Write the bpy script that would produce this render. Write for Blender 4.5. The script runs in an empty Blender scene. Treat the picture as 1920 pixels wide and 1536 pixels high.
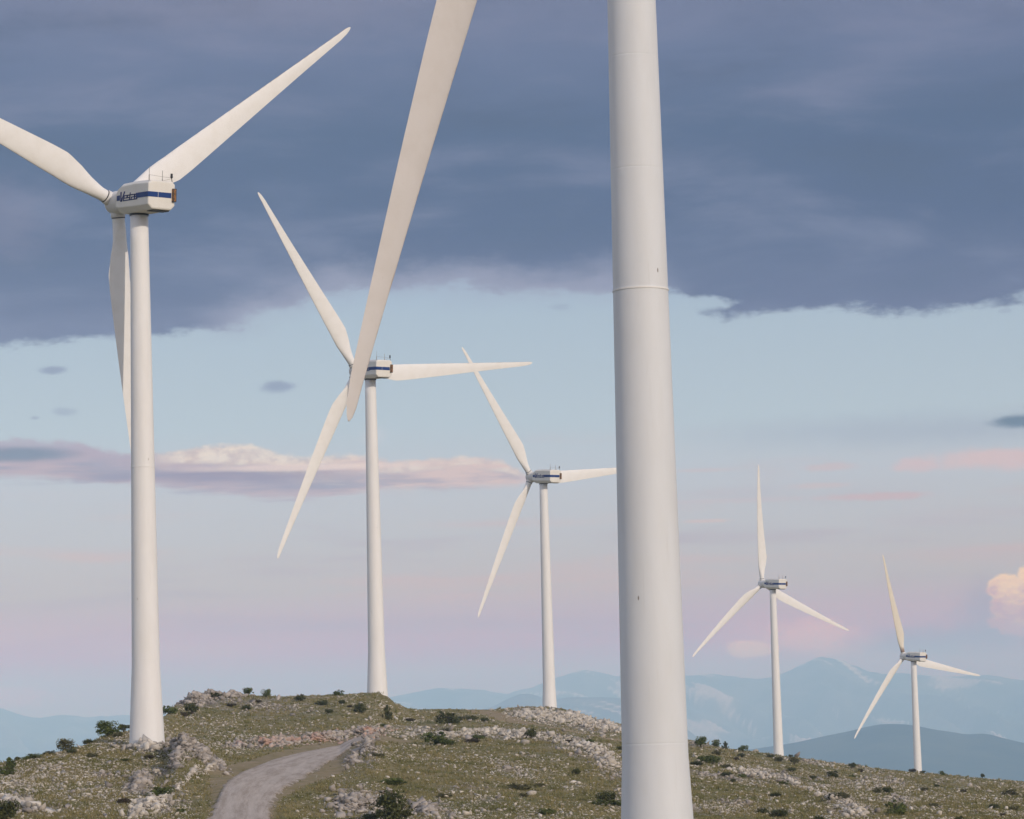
import bpy, bmesh, math, random
import numpy as np
from mathutils import Matrix, Vector

scene = bpy.context.scene
COL = scene.collection
rng = np.random.default_rng(7)
random.seed(7)

# ------------------------------------------------------------------ camera
F, HOR, ROLL = 6000.0, 1400.0, math.radians(1.55)      # focal length / horizon row in pixels of the 1920 px photograph
PITCH = math.atan((HOR - 768) / F)
FW = np.array([0, math.cos(PITCH), math.sin(PITCH)])
_r0 = np.array([1.0, 0, 0]); _u0 = np.cross(_r0, FW)
RT = _r0 * math.cos(ROLL) - _u0 * math.sin(ROLL)
UP = np.cross(RT, FW)
cam_d = bpy.data.cameras.new('camera')
cam = bpy.data.objects.new('camera', cam_d); COL.objects.link(cam)
cam_d.sensor_fit = 'HORIZONTAL'; cam_d.sensor_width = 36.0; cam_d.lens = 36.0 * F / 1920
cam_d.clip_start = 0.5; cam_d.clip_end = 120000
cam.matrix_world = Matrix(((RT[0], UP[0], -FW[0], 0), (RT[1], UP[1], -FW[1], 0), (RT[2], UP[2], -FW[2], 0), (0, 0, 0, 1)))
scene.camera = cam

# ------------------------------------------------------------------ exposure
vs = scene.view_settings
vs.view_transform = 'Standard'; vs.look = 'None'; vs.gamma = 1.0; vs.use_curve_mapping = False
vs.exposure = 0.0
scene.cycles.max_bounces = 6
scene.cycles.volume_bounces = 3

# ------------------------------------------------------------------ shader helper
def lin(r, g, b, k=1.0):
    f = lambda c: (c / 255 / 12.92 if c / 255 <= .04045 else ((c / 255 + .055) / 1.055) ** 2.4) * k
    return (f(r), f(g), f(b), 1.0)

class S:
    """a shader socket with arithmetic"""
    def __init__(s, nt, sock): s.nt = nt; s.k = sock
    def _m(s, op, *a, clamp=False):
        n = s.nt.nodes.new('ShaderNodeMath'); n.operation = op; n.use_clamp = clamp
        for i, v in enumerate((s,) + a):
            if isinstance(v, S): s.nt.links.new(v.k, n.inputs[i])
            else: n.inputs[i].default_value = v
        return S(s.nt, n.outputs[0])
    def __add__(s, o): return s._m('ADD', o)
    __radd__ = __add__
    def __sub__(s, o): return s._m('SUBTRACT', o)
    def __rsub__(s, o): return s._m('MULTIPLY', -1.0)._m('ADD', o)
    def __mul__(s, o): return s._m('MULTIPLY', o)
    __rmul__ = __mul__
    def __truediv__(s, o): return s._m('DIVIDE', o)
    def mx(s, o): return s._m('MAXIMUM', o)
    def mn(s, o): return s._m('MINIMUM', o)
    def sq(s): return s._m('MULTIPLY', s)
    def sqrt(s): return s._m('SQRT')
    def clamp(s): return s._m('ADD', 0.0, clamp=True)
    def atan2(s, o): return s._m('ARCTAN2', o)
    def step(s, a, b, smooth=True):
        n = s.nt.nodes.new('ShaderNodeMapRange'); n.interpolation_type = 'SMOOTHSTEP' if smooth else 'LINEAR'
        s.nt.links.new(s.k, n.inputs[0]); n.clamp = True
        if a < b: v = (a, b, 0.0, 1.0)
        else: v = (b, a, 1.0, 0.0)
        for i in range(4): n.inputs[i + 1].default_value = v[i]
        return S(s.nt, n.outputs[0])

def mixc(nt, f, a, b, mode='MIX'):
    n = nt.nodes.new('ShaderNodeMix'); n.data_type = 'RGBA'; n.blend_type = mode
    for i, v in ((0, f), (6, a), (7, b)):
        if isinstance(v, S): nt.links.new(v.k, n.inputs[i])
        else: n.inputs[i].default_value = v
    return S(nt, n.outputs[2])
def xyz(nt, x, y, z=0.0):
    n = nt.nodes.new('ShaderNodeCombineXYZ')
    for i, v in enumerate((x, y, z)):
        if isinstance(v, S): nt.links.new(v.k, n.inputs[i])
        else: n.inputs[i].default_value = v
    return S(nt, n.outputs[0])
def noise(nt, vec, scale=1.0, detail=3.0, rough=.5, dist=0.0, col=False, dim='3D'):
    n = nt.nodes.new('ShaderNodeTexNoise'); n.noise_dimensions = dim
    nt.links.new(vec.k, n.inputs['Vector'])
    n.inputs['Scale'].default_value = scale; n.inputs['Detail'].default_value = detail
    n.inputs['Roughness'].default_value = rough; n.inputs['Distortion'].default_value = dist
    return S(nt, n.outputs[1 if col else 0])
def ramp(nt, fac, stops):
    n = nt.nodes.new('ShaderNodeValToRGB'); nt.links.new(fac.k, n.inputs[0])
    e = n.color_ramp.elements
    while len(e) < len(stops): e.new(.5)
    for el, (p, c) in zip(e, stops): el.position = p; el.color = c
    return S(nt, n.outputs[0])
def curve(nt, x, pts, x0, x1, y0, y1):
    """piecewise smooth function of x through pts"""
    n = nt.nodes.new('ShaderNodeFloatCurve'); c = n.mapping.curves[0]
    t = (x - x0) / (x1 - x0)
    nt.links.new(t.k, n.inputs['Value'])
    pp = [((a - x0) / (x1 - x0), (b - y0) / (y1 - y0)) for a, b in pts]
    while len(c.points) < len(pp): c.points.new(.5, .5)
    for p, (a, b) in zip(c.points, pp): p.location = (a, b)
    n.mapping.update()
    return S(nt, n.outputs[0]) * (y1 - y0) + y0

HZ_DENS, HZ_COL, HZ_ABS, HZ_TOP = 1.2e-4, (.43, .68, 1.0), (.42, .50, 1.0), 770.0
HZ_J = (.365, .45, .56)                                   # light the haze gives back when it is thick
def air(r, g, b, y):
    """colour of the sky beyond the haze, so that through the haze it reads as (r, g, b) at photo row y"""
    e = math.radians(max(HOR - y, 1) / 104.72); path = min(HZ_TOP / math.sin(e), 33000 / math.cos(e)); o = []
    for c, sc, ab, J in zip(lin(r, g, b)[:3], HZ_COL, HZ_ABS, HZ_J):
        T = math.exp(-path * HZ_DENS * (sc + (1 - sc) * (1 - ab ** .5)))
        o.append(min(max((c - (1 - T) * J) / max(T, .12), .02), 1.8))
    return (*o, 1.0)

# ------------------------------------------------------------------ world: evening sky with clouds, by direction
SUN_EL, SUN_AZ = math.radians(18), math.radians(36)       # sun stands behind the camera, to its right
world = bpy.data.worlds.new('World'); scene.world = world; world.use_nodes = True
wt = world.node_tree; wt.nodes.clear()
tc = wt.nodes.new('ShaderNodeTexCoord')
sep = wt.nodes.new('ShaderNodeSeparateXYZ'); wt.links.new(tc.outputs['Generated'], sep.inputs[0])
dx, dy, dz = (S(wt, sep.outputs[i]) for i in range(3))
DEG = 104.72                                             # tenth-ish degrees: 104.72 units to a degree of arc
AZ = dx.atan2(dy) * (180 / math.pi * DEG) + 960.0         # azimuth
horiz = (dx.sq() + dy.sq()).sqrt()
EL = HOR - dz.atan2(horiz) * (180 / math.pi * DEG)        # elevation, growing downwards, 1400 at the horizon
P = xyz(wt, AZ / 1000.0, EL / 1000.0)
def W(x, y):                                             # place in the photograph -> azimuth, elevation units
    return x - .027 * (y - 768), y + .027 * (x - 960)
# clear evening sky
clear = ramp(wt, (EL - 400.0) / 1100.0, [
    (0.0, air(150, 172, 202, 400)), (.18, air(170, 186, 203, 598)), (.36, air(178, 191, 204, 796)), (.46, air(184, 189, 201, 906)),
    (.55, air(184, 185, 195, 1005)), (.64, air(182, 178, 188, 1104)), (.74, air(178, 171, 183, 1214)), (.84, air(172, 165, 182, 1324)),
    (.93, air(158, 160, 182, 1423)), (1.0, air(130, 146, 176, 1500))])
stre = noise(wt, xyz(wt, AZ / 900.0, EL / 95.0), 1.0, 3, .55)
band = EL.step(880, 1040) * EL.step(1420, 1300)
clear = mixc(wt, stre.step(.5, .72) * band * .5, clear, air(192, 175, 182, 1150))
clear = mixc(wt, stre.step(.48, .28) * band * .5, clear, air(166, 166, 188, 1150))
wisp = noise(wt, xyz(wt, AZ / 420.0, EL / 60.0, 3.0), 1.0, 4, .6)
clear = mixc(wt, wisp.step(.52, .75) * EL.step(760, 900) * EL.step(1200, 1000) * .35, clear, air(186, 178, 190, 1000))
n_edge = noise(wt, xyz(wt, AZ / 150.0, EL / 60.0, 7.0), 1.0, 6, .62)
n_puff = noise(wt, xyz(wt, AZ / 34.0, EL / 22.0, 2.0), 1.0, 5, .6)
n_big = noise(wt, xyz(wt, AZ / 520.0, EL / 130.0, 5.0), 1.0, 5, .55, .3)
n_mot = noise(wt, xyz(wt, AZ / 300.0, EL / 110.0, 19.0), 1.0, 6, .6)
n_str = noise(wt, xyz(wt, AZ / 260.0, EL / 26.0, 9.0), 1.0, 5, .6)
wob = (n_edge - .5)
pf = (n_puff - .5)
def blob(x, y, rx, ry, soft=.5, w=1.0, pw=.6):
    """soft mask of one cloud"""
    u, v = W(x, y)
    a = (AZ - u) / float(rx); b = (EL - v) / float(ry)
    d = (a.sq() + b.sq()).sqrt() + wob * (w * 1.6) + pf * pw
    return d.step(1.0 + soft * .5, 1.0 - soft)
sky = clear
# ---- low cumulus on the right and left
sky = mixc(wt, blob(1760, 1205, 200, 30, .9) * .55, sky, air(150, 152, 174, 1205))
sky = mixc(wt, blob(1480, 1195, 150, 45, .9) * .5, sky, air(192, 172, 178, 1195))
sky = mixc(wt, blob(1402, 1221, 44, 17, .35, .5, 1.0) * .85, sky, air(214, 188, 184, 1222))
sky = mixc(wt, blob(1530, 1195, 90, 34, .6, .9, 1.0) * .55, sky, air(208, 182, 184, 1205))
sky = mixc(wt, blob(1640, 1290, 240, 22, .9) * .35, sky, air(190, 178, 186, 1290))
sky = mixc(wt, blob(1850, 1155, 70, 60, .9) * .6, sky, air(158, 152, 176, 1155))
cum = blob(1912, 1150, 66, 52, .2, .7, 1.3).mx(blob(1880, 1108, 34, 28, .25, .7, 1.3)).mx(blob(1925, 1085, 26, 24, .25, .7, 1.3))
sky = mixc(wt, cum * .95, sky, mixc(wt, (n_puff + (1150.0 - EL) * .004).step(.3, .68), air(192, 170, 180, 1140), air(228, 198, 188, 1140)))
sky = mixc(wt, blob(30, 1306, 80, 22, .6, .8, 1.2) * .75, sky, air(184, 162, 174, 1306))
sky = mixc(wt, blob(210, 1300, 120, 16, .9) * .4, sky, air(178, 168, 182, 1300))
# ---- small pink streaks at the right
for x, y, rx, ry, k, c in ((1880, 868, 150, 22, .85, (208, 186, 192)), (1720, 880, 50, 12, .7, (204, 184, 192)), (1560, 880, 60, 9, .6, (198, 180, 188)),
                           (1640, 936, 110, 8, .75, (196, 174, 184)), (1540, 915, 60, 6, .5, (200, 182, 188)),
                           (1320, 980, 50, 4, .6, (204, 184, 188)), (1320, 885, 60, 4, .5, (196, 182, 190)),
                           (1380, 942, 160, 5, .4, (194, 180, 190)), (930, 985, 80, 4, .4, (190, 178, 188))):
    sky = mixc(wt, blob(x, y, rx, ry, .6, .9, 1.1) * k, sky, c and air(*c, y))
sky = mixc(wt, blob(1760, 812, 420, 34, 1.0, .5) * .35, sky, air(150, 160, 184, 812))
sky = mixc(wt, blob(1925, 799, 75, 14, .5, .7, .5) * .95, sky, air(98, 116, 152, 799))
# ---- the long cloud bank at the left
top = curve(wt, AZ, [(-400, 812), (0, 806), (130, 812), (260, 838), (330, 830), (420, 822), (490, 830), (560, 846), (640, 846), (760, 858), (860, 852), (960, 874), (1010, 895), (1200, 905), (2000, 905)], -400, 2000, 780, 940)
bot = curve(wt, AZ, [(-400, 880), (0, 880), (180, 892), (290, 902), (420, 918), (560, 932), (640, 925), (700, 915), (960, 915), (1010, 900), (1200, 890), (2000, 880)], -400, 2000, 780, 980)
ht = EL + pf * 26.0 + wob * 16.0
bank = (ht - top).step(-3, 9) * (EL + (n_str - .5) * 44.0 + pf * 14.0 - bot).step(8, -9) * AZ.step(1060, 950)
rel = (ht - top) / (bot - top)
lilac = mixc(wt, n_str.step(.35, .62), air(146, 146, 172, 870), air(182, 170, 184, 870))
cream = mixc(wt, n_puff.step(.35, .62), air(196, 180, 184, 870), air(222, 208, 202, 870))
litx = AZ.step(250, 350)
bankc = mixc(wt, (rel + (n_str - .5) * 1.5).step(.55, .25) * litx, lilac, cream)
bankc = mixc(wt, AZ.step(560, 740) * (n_str.step(.42, .58) * .6 + .3), bankc, air(208, 188, 190, 870))
bankc = mixc(wt, rel.step(.75, .1) * AZ.step(300, 200) * .8, bankc, air(172, 164, 184, 870))
sky = mixc(wt, bank * (rel.step(-.1, .25) * .2 + .55 + n_str.step(.3, .6) * .25), sky, bankc)
sky = mixc(wt, blob(20, 862, 130, 15, .6, .5, .3) * .75, sky, air(116, 132, 164, 862))
sky = mixc(wt, blob(420, 897, 230, 14, .8, .6, .3) * .6, sky, air(142, 142, 170, 897))
sky = mixc(wt, blob(560, 880, 210, 7, .7, .7, .3) * .7, sky, air(222, 204, 202, 880))
sky = mixc(wt, blob(700, 820, 30, 22, .8, .7, .8) * .45, sky, air(196, 198, 208, 820))
# ---- little grey puffs in the clear gap
for x, y, rx, ry, k in ((97, 704, 26, 8, .75), (519, 729, 30, 11, .75), (122, 781, 26, 9, .4), (68, 793, 10, 4, .5), (1052, 578, 26, 7, .3), (1885, 595, 14, 5, .3)):
    sky = mixc(wt, blob(x, y, rx, ry, .6, .9, 1.0) * k, sky, air(138, 150, 178, y))
# ---- the great dark cloud deck
edge = curve(wt, AZ, [(-1500, 660), (-300, 650), (0, 640), (140, 628), (290, 622), (400, 612), (470, 592), (560, 562), (640, 545),
                      (740, 540), (900, 542), (1040, 556), (1150, 554), (1240, 552), (1300, 580), (1350, 604), (1420, 604), (1500, 602), (1600, 612),
                      (1700, 612), (1800, 610), (1900, 602), (2400, 610), (3500, 600)], -1500, 3500, 500, 700)
e2 = EL + wob * 95.0 + pf * 26.0 - edge
dmask = e2.step(10, -14)
fr = e2.step(50, -45)
hole = blob(1325, 572, 58, 15, .35, .6, 1.1) * .95
dark = ramp(wt, EL / 700.0, [(0, air(118, 128, 158, 1)), (.16, air(110, 124, 156, 112)), (.36, air(97, 115, 147, 252)), (.62, air(98, 116, 149, 434)), (.76, air(110, 124, 156, 532)), (.92, air(116, 128, 160, 644))])
dark = mixc(wt, n_big.step(.46, .74) * .7, dark, air(130, 139, 168, 300))
dark = mixc(wt, n_big.step(.47, .25) * .55, dark, air(88, 108, 140, 300))
dark = mixc(wt, n_mot.step(.5, .8) * .3, dark, air(124, 136, 166, 300))
dark = mixc(wt, n_mot.step(.48, .2) * .3, dark, air(90, 108, 142, 300))
dark = mixc(wt, blob(20, 430, 90, 80, 1.0) * .4, dark, air(140, 142, 168, 430))
dark = mixc(wt, blob(500, 20, 380, 60, 1.0) * .4, dark, air(140, 142, 168, 20))
fringe_w = AZ.step(330, 460) * AZ.step(1330, 1150)
dark = mixc(wt, e2.step(-75, -5) * fringe_w * .8, dark, air(156, 162, 186, 560))
sky = mixc(wt, fr * fringe_w * .75, sky, air(160, 168, 190, 560))
sky = mixc(wt, dmask * (1.0 - hole), sky, dark)
# ---- overhead and behind: broken deck over a Nishita sky
nish = wt.nodes.new('ShaderNodeTexSky'); nish.sky_type = 'NISHITA'; nish.sun_disc = False
nish.sun_elevation = SUN_EL; nish.sun_rotation = math.pi - SUN_AZ
nish.air_density = 1.0; nish.dust_density = 1.5; nish.ozone_density = 1.5
bgN = wt.nodes.new('ShaderNodeBackground'); bgN.inputs[1].default_value = 0.12
wt.links.new(nish.outputs[0], bgN.inputs[0])
deck = noise(wt, S(wt, tc.outputs['Generated']), 2.2, 4, .55)
over = mixc(wt, deck.step(.35, .7), lin(150, 168, 210), lin(216, 218, 240))
paint = mixc(wt, EL.step(-100, -900), sky, over)
behind = AZ.step(3200, 6200).mx(AZ.step(-1300, -4300))
paint = mixc(wt, behind * .9, paint, lin(226, 224, 242))
bgP = wt.nodes.new('ShaderNodeBackground'); bgP.inputs[1].default_value = 1.0
wt.links.new(paint.k, bgP.inputs[0])
mixs = wt.nodes.new('ShaderNodeMixShader')
gap = (EL.step(-500, -1500) * .45).mx(behind * .35)
wt.links.new(gap.k, mixs.inputs[0]); wt.links.new(bgP.outputs[0], mixs.inputs[1]); wt.links.new(bgN.outputs[0], mixs.inputs[2])
wo = wt.nodes.new('ShaderNodeOutputWorld'); wt.links.new(mixs.outputs[0], wo.inputs[0])

# ------------------------------------------------------------------ sun
sun_d = bpy.data.lights.new('sun', 'SUN'); sun_d.energy = 2.2; sun_d.angle = math.radians(0.7)
sun_d.color = (1.0, .895, .79)
sun = bpy.data.objects.new('sun', sun_d); COL.objects.link(sun)
sdir = Vector((math.sin(SUN_AZ) * math.cos(SUN_EL), -math.cos(SUN_AZ) * math.cos(SUN_EL), math.sin(SUN_EL)))
sun.rotation_euler = (-sdir).to_track_quat('-Z', 'Y').to_euler()
sun.location = (40, -60, 60)

# ------------------------------------------------------------------ helpers
def proj(Pt):
    Pt = np.atleast_2d(Pt); d = Pt @ FW
    return 960 + F * (Pt @ RT) / d, 768 - F * (Pt @ UP) / d
def ray(x, y):
    return FW + RT * (x - 960) / F + UP * (768 - y) / F
def mesh(name, v, f, smooth=False):
    me = bpy.data.meshes.new(name)
    v = np.asarray(v, dtype=np.float32)
    if isinstance(f, np.ndarray):
        k = f.shape[1]
        me.vertices.add(len(v)); me.vertices.foreach_set('co', v.ravel())
        me.loops.add(f.size); me.loops.foreach_set('vertex_index', f.astype(np.int32).ravel())
        me.polygons.add(len(f)); me.polygons.foreach_set('loop_start', np.arange(0, f.size, k, dtype=np.int32))
        me.polygons.foreach_set('loop_total', np.full(len(f), k, dtype=np.int32))
        me.update(calc_edges=True)
    else:
        me.from_pydata([tuple(map(float, p)) for p in v], [], f)
    if smooth: me.polygons.foreach_set('use_smooth', np.ones(len(me.polygons), dtype=bool))
    me.update()
    return me
def obj(name, me, m=None, parent=None):
    o = bpy.data.objects.new(name, me); COL.objects.link(o)
    if m is not None and me is not None and not me.materials: me.materials.append(m)
    if parent is not None: o.parent = parent
    return o
def tag(o, label=None, cat=None, group=None, kind=None):
    if label: o['label'] = label
    if cat: o['category'] = cat
    if group: o['group'] = group
    if kind: o['kind'] = kind
    return o
class MB:
    """collects faces of one mesh"""
    def __init__(s): s.v = []; s.f = []
    def add(s, v, f):
        b = len(s.v); s.v += [tuple(p) for p in v]; s.f += [tuple(i + b for i in q) for q in f]
    def box(s, c, h, rot=None):
        vv = [Vector((c[0] + a * h[0], c[1] + b * h[1], c[2] + d * h[2])) for a in (-1, 1) for b in (-1, 1) for d in (-1, 1)]
        s.add(vv, [(0, 1, 3, 2), (4, 6, 7, 5), (0, 4, 5, 1), (2, 3, 7, 6), (0, 2, 6, 4), (1, 5, 7, 3)])
    def tube(s, a, b, r0, r1=None, n=8):
        r1 = r0 if r1 is None else r1
        a, b = Vector(a), Vector(b); q = (b - a).to_track_quat('Z', 'Y'); vv = []
        for p, r in ((a, r0), (b, r1)):
            vv += [p + q @ Vector((r * math.cos(2 * math.pi * i / n), r * math.sin(2 * math.pi * i / n), 0)) for i in range(n)]
        s.add(vv, [(i, (i + 1) % n, n + (i + 1) % n, n + i) for i in range(n)] + [tuple(range(n))[::-1], tuple(range(n, 2 * n))])
    def lathe(s, prof, n=48, cap=True):
        vv = [(r * math.cos(2 * math.pi * i / n), r * math.sin(2 * math.pi * i / n), z) for r, z in prof for i in range(n)]
        ff = [(k * n + i, k * n + (i + 1) % n, (k + 1) * n + (i + 1) % n, (k + 1) * n + i) for k in range(len(prof) - 1) for i in range(n)]
        if cap: ff += [tuple(range(n))[::-1], tuple(range((len(prof) - 1) * n, len(prof) * n))]
        s.add(vv, ff)
    def mesh(s, name, smooth=False): return mesh(name, s.v, s.f, smooth)

def mat(name, base=(.5, .5, .5), rough=.6, spec=.4):
    m = bpy.data.materials.new(name); m.use_nodes = True; nt = m.node_tree
    b = nt.nodes['Principled BSDF']
    b.inputs['Base Color'].default_value = (*base[:3], 1); b.inputs['Roughness'].default_value = rough
    b.inputs['Specular IOR Level'].default_value = spec
    return m, nt, b
def objco(nt, geo=False):
    n = nt.nodes.new('ShaderNodeTexCoord'); return S(nt, n.outputs['Object'])
def mapped(nt, v, sc):
    n = nt.nodes.new('ShaderNodeMapping'); nt.links.new(v.k, n.inputs[0]); n.inputs['Scale'].default_value = sc
    return S(nt, n.outputs[0])
def attr(nt, name, col=True):
    n = nt.nodes.new('ShaderNodeAttribute'); n.attribute_name = name
    if not col: return S(nt, n.outputs['Fac'])
    sp = nt.nodes.new('ShaderNodeSeparateColor'); nt.links.new(n.outputs['Color'], sp.inputs[0])
    return [S(nt, sp.outputs[i]) for i in range(3)]
def bump(nt, b, h, strength, dist):
    n = nt.nodes.new('ShaderNodeBump'); n.inputs['Strength'].default_value = strength; n.inputs['Distance'].default_value = dist
    nt.links.new(h.k, n.inputs['Height']); nt.links.new(n.outputs[0], b.inputs['Normal'])
def setc(nt, b, c): nt.links.new(c.k, b.inputs['Base Color'])

# ------------------------------------------------------------------ materials
def painted(name, base, chips=True, wear=False, stain=False):
    m, nt, b = mat(name, base, .62, .3)
    o = objco(nt)
    c = mixc(nt, noise(nt, mapped(nt, o, (1.2, 1.2, .25)), 1.0, 4, .6).step(.35, .75) * .35, (*base, 1), (base[0] * .86, base[1] * .84, base[2] * .8, 1))
    c = mixc(nt, noise(nt, mapped(nt, o, (9, 9, .5)), 1.0, 3, .6).step(.6, .8) * .22, c, (base[0] * .72, base[1] * .69, base[2] * .64, 1))
    if chips:
        v = nt.nodes.new('ShaderNodeTexVoronoi'); nt.links.new(mapped(nt, o, (2.6, 2.6, .9)).k, v.inputs['Vector']); v.inputs['Scale'].default_value = 1.0
        sp = nt.nodes.new('ShaderNodeSeparateColor'); nt.links.new(v.outputs['Color'], sp.inputs[0])
        chip = S(nt, v.outputs['Distance']).step(.075, .04) * S(nt, sp.outputs[0]).step(.8, .82)
        c = mixc(nt, chip * .8, c, (.16, .12, .1, 1))
    if wear:
        w = attr(nt, 'wear', False) + (noise(nt, o, 2.5, 4, .65) - .5) * .9
        c = mixc(nt, w.step(.5, .95) * .75, c, (.36, .24, .16, 1))
    if stain:
        st = attr(nt, 'root', False) + (noise(nt, mapped(nt, o, (.35, 5, 5)), 1.0, 3, .6) - .5) * .9
        c = mixc(nt, st.step(.45, .85) * .8, c, (.2, .1, .06, 1))
    setc(nt, b, c)
    bump(nt, b, noise(nt, o, .7, 2, .5), .05, .3)
    return m
M_TOWER = painted('tower_paint', (.78, .775, .775))
M_TOWER_SHADED = painted('shaded_tower_paint', (.68, .70, .735))  # cloud shade on the nearest tower, put into a greyer, cooler base colour
M_BLADE_SHADED = painted('shaded_blade_paint', (.60, .57, .56), chips=False, wear=True)  # same shade put into the blade's base colour; the edge wear is separate
M_BLADE = painted('blade_paint', (.81, .80, .79), chips=False, wear=True)
M_BLADE_STAIN = painted('stained_blade_paint', (.74, .69, .6), chips=False, wear=True, stain=True)
M_NAC = painted('nacelle_paint', (.76, .74, .70), chips=False)
M_HUB = painted('hub_paint', (.7, .69, .68), chips=False)
M_BLUE = mat('blue_stripe', (.012, .045, .19), .5, .25)[0]
M_INK = mat('navy_lettering', (.018, .03, .16), .4)[0]
M_WHITE = mat('white_joint', (.55, .6, .7), .5)[0]
M_DARK = mat('dark_metal', (.035, .035, .04), .5)[0]
M_STEEL = mat('galvanised_steel', (.28, .27, .26), .45)[0]
m_, nt_, b_ = mat('rusty_grille', (.3, .15, .05), .7)
setc(nt_, b_, mixc(nt_, noise(nt_, objco(nt_), 9, 3, .6).step(.4, .6), (.36, .17, .05, 1), (.12, .06, .03, 1)))
M_RUST = m_

def leafmat(name, a, b2, dry=None):
    m, nt, b = mat(name, a, .65, .25)
    o = objco(nt)
    g = nt.nodes.new('ShaderNodeNewGeometry')
    c = mixc(nt, S(nt, g.outputs['Random Per Island']), (*a, 1), (*b2, 1))
    c = mixc(nt, noise(nt, o, 3.0, 2, .5).step(.4, .65) * .6, c, (a[0] * .6, a[1] * .6, a[2] * .55, 1))
    setc(nt, b, c)
    return m
M_LEAF = {'dark': leafmat('dark_leaf', (.05, .058, .018), (.105, .11, .034)),
          'green': leafmat('green_leaf', (.07, .095, .022), (.15, .175, .042)),
          'olive': leafmat('olive_leaf', (.085, .085, .034), (.15, .135, .055)),
          'brown': leafmat('brown_leaf', (.055, .04, .026), (.1, .075, .045))}
M_WOOD = mat('twig_bark', (.09, .065, .045), .8)[0]

def stonemat(name, a, b2, red=None):
    m, nt, b = mat(name, a, .85, .2)
    g = nt.nodes.new('ShaderNodeNewGeometry'); o = objco(nt)
    c = mixc(nt, S(nt, g.outputs['Random Per Island']), (*a, 1), (*b2, 1))
    c = mixc(nt, noise(nt, o, 5, 4, .65).step(.5, .75) * .5, c, (a[0] * .5, a[1] * .5, a[2] * .48, 1))
    if red: c = mixc(nt, noise(nt, o, .35, 3, .6).step(.42, .62) * .75, c, (*red, 1))
    setc(nt, b, c); bump(nt, b, noise(nt, o, 9, 4, .6), .5, .05)
    return m
M_STONE = stonemat('limestone', (.64, .59, .52), (.36, .32, .27))
M_STONE_D = stonemat('grey_limestone', (.45, .405, .365), (.22, .195, .17))
M_STONE_R = stonemat('reddish_rubble', (.50, .45, .40), (.3, .26, .23), (.46, .26, .19))

# ------------------------------------------------------------------ terrain heights
def vnoise(x, y, seed=0):
    xi = np.floor(x).astype(np.int64); yi = np.floor(y).astype(np.int64); fx = x - xi; fy = y - yi
    fx = fx * fx * (3 - 2 * fx); fy = fy * fy * (3 - 2 * fy)
    def h(a, b):
        n = (a * 374761393 + b * 668265263 + seed * 1442695041) & 0xffffffff
        n = ((n ^ (n >> 13)) * 1274126177) & 0xffffffff
        return ((n ^ (n >> 16)) & 0xffff) / 65535.0
    return (h(xi, yi) * (1 - fx) + h(xi + 1, yi) * fx) * (1 - fy) + (h(xi, yi + 1) * (1 - fx) + h(xi + 1, yi + 1) * fx) * fy
def fbm(x, y, o=4, seed=0, g=.5):
    t = 0; a = 1; s = 0
    for i in range(o):
        t = t + a * (vnoise(x, y, seed + i) - .5); s += a; a *= g; x = x * 2.03 + 7.1; y = y * 2.03 + 3.3
    return t / s * 2
# each column: azimuth in photo units, then (distance, photo row) from the near ground to the crest
TAB = [
 (-16000, [(160,1500),(180,1480),(220,1460),(300,1450),(400,1440)]),
 (-1500, [(160,1560),(175,1540),(190,1520),(200,1500),(215,1490)]),
 (-200, [(160,1536),(175,1510),(185,1490),(195,1472),(205,1458)]),
 (0,    [(160,1536),(172,1500),(185,1470),(197,1446),(206,1431)]),
 (60,   [(160,1536),(174,1496),(188,1464),(199,1440),(210,1422)]),
 (140,  [(160,1536),(178,1490),(192,1455),(205,1422),(217,1403)]),
 (200,  [(160,1536),(179,1490),(195,1450),(210,1412),(226,1382)]),
 (250,  [(162,1536),(180,1492),(198,1448),(214,1404),(237,1368)]),
 (310,  [(163,1536),(181,1492),(200,1438),(212,1400),(268,1346)]),
 (348,  [(164,1536),(183,1485),(205,1400),(250,1376),(300,1320)]),
 (385,  [(164,1536),(186,1478),(208,1410),(252,1380),(315,1307)]),
 (430,  [(165,1536),(190,1464),(215,1430),(255,1386),(322,1304)]),
 (520,  [(165,1536),(190,1468),(225,1419),(262,1382),(332,1307)]),
 (640,  [(165,1536),(195,1456),(245,1403),(265,1372),(338,1305)]),
 (705,  [(165,1536),(195,1446),(228,1395),(275,1365),(342,1302)]),
 (730,  [(165,1536),(198,1448),(238,1395),(285,1362),(344,1309)]),
 (752,  [(165,1536),(200,1450),(245,1395),(295,1360),(350,1325)]),
 (785,  [(165,1536),(200,1452),(245,1397),(310,1355),(400,1334)]),
 (900,  [(165,1536),(200,1460),(245,1398),(320,1357),(440,1333)]),
 (1040, [(165,1536),(200,1470),(245,1398),(340,1362),(462,1329)]),
 (1075, [(166,1536),(203,1470),(247,1399),(345,1368),(450,1338)]),
 (1110, [(168,1536),(205,1470),(250,1400),(350,1374),(438,1351)]),
 (1165, [(170,1536),(210,1470),(260,1410),(350,1380),(420,1360)]),
 (1300, [(180,1536),(220,1490),(270,1447),(330,1412),(385,1390)]),
 (1400, [(185,1536),(230,1492),(285,1454),(345,1427),(405,1410)]),
 (1470, [(190,1536),(235,1493),(295,1460),(360,1433),(420,1419)]),
 (1600, [(195,1536),(245,1500),(310,1470),(380,1448),(450,1436)]),
 (1720, [(200,1536),(255,1503),(325,1477),(400,1460),(475,1450)]),
 (1920, [(210,1536),(265,1512),(335,1492),(420,1477),(500,1468)]),
 (2200, [(215,1546),(270,1522),(340,1506),(420,1494),(500,1486)]),
 (3500, [(215,1556),(270,1532),(340,1516),(420,1504),(500,1496)]),
 (17900, [(160,1500),(180,1480),(220,1460),(300,1450),(400,1440)])]
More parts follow.
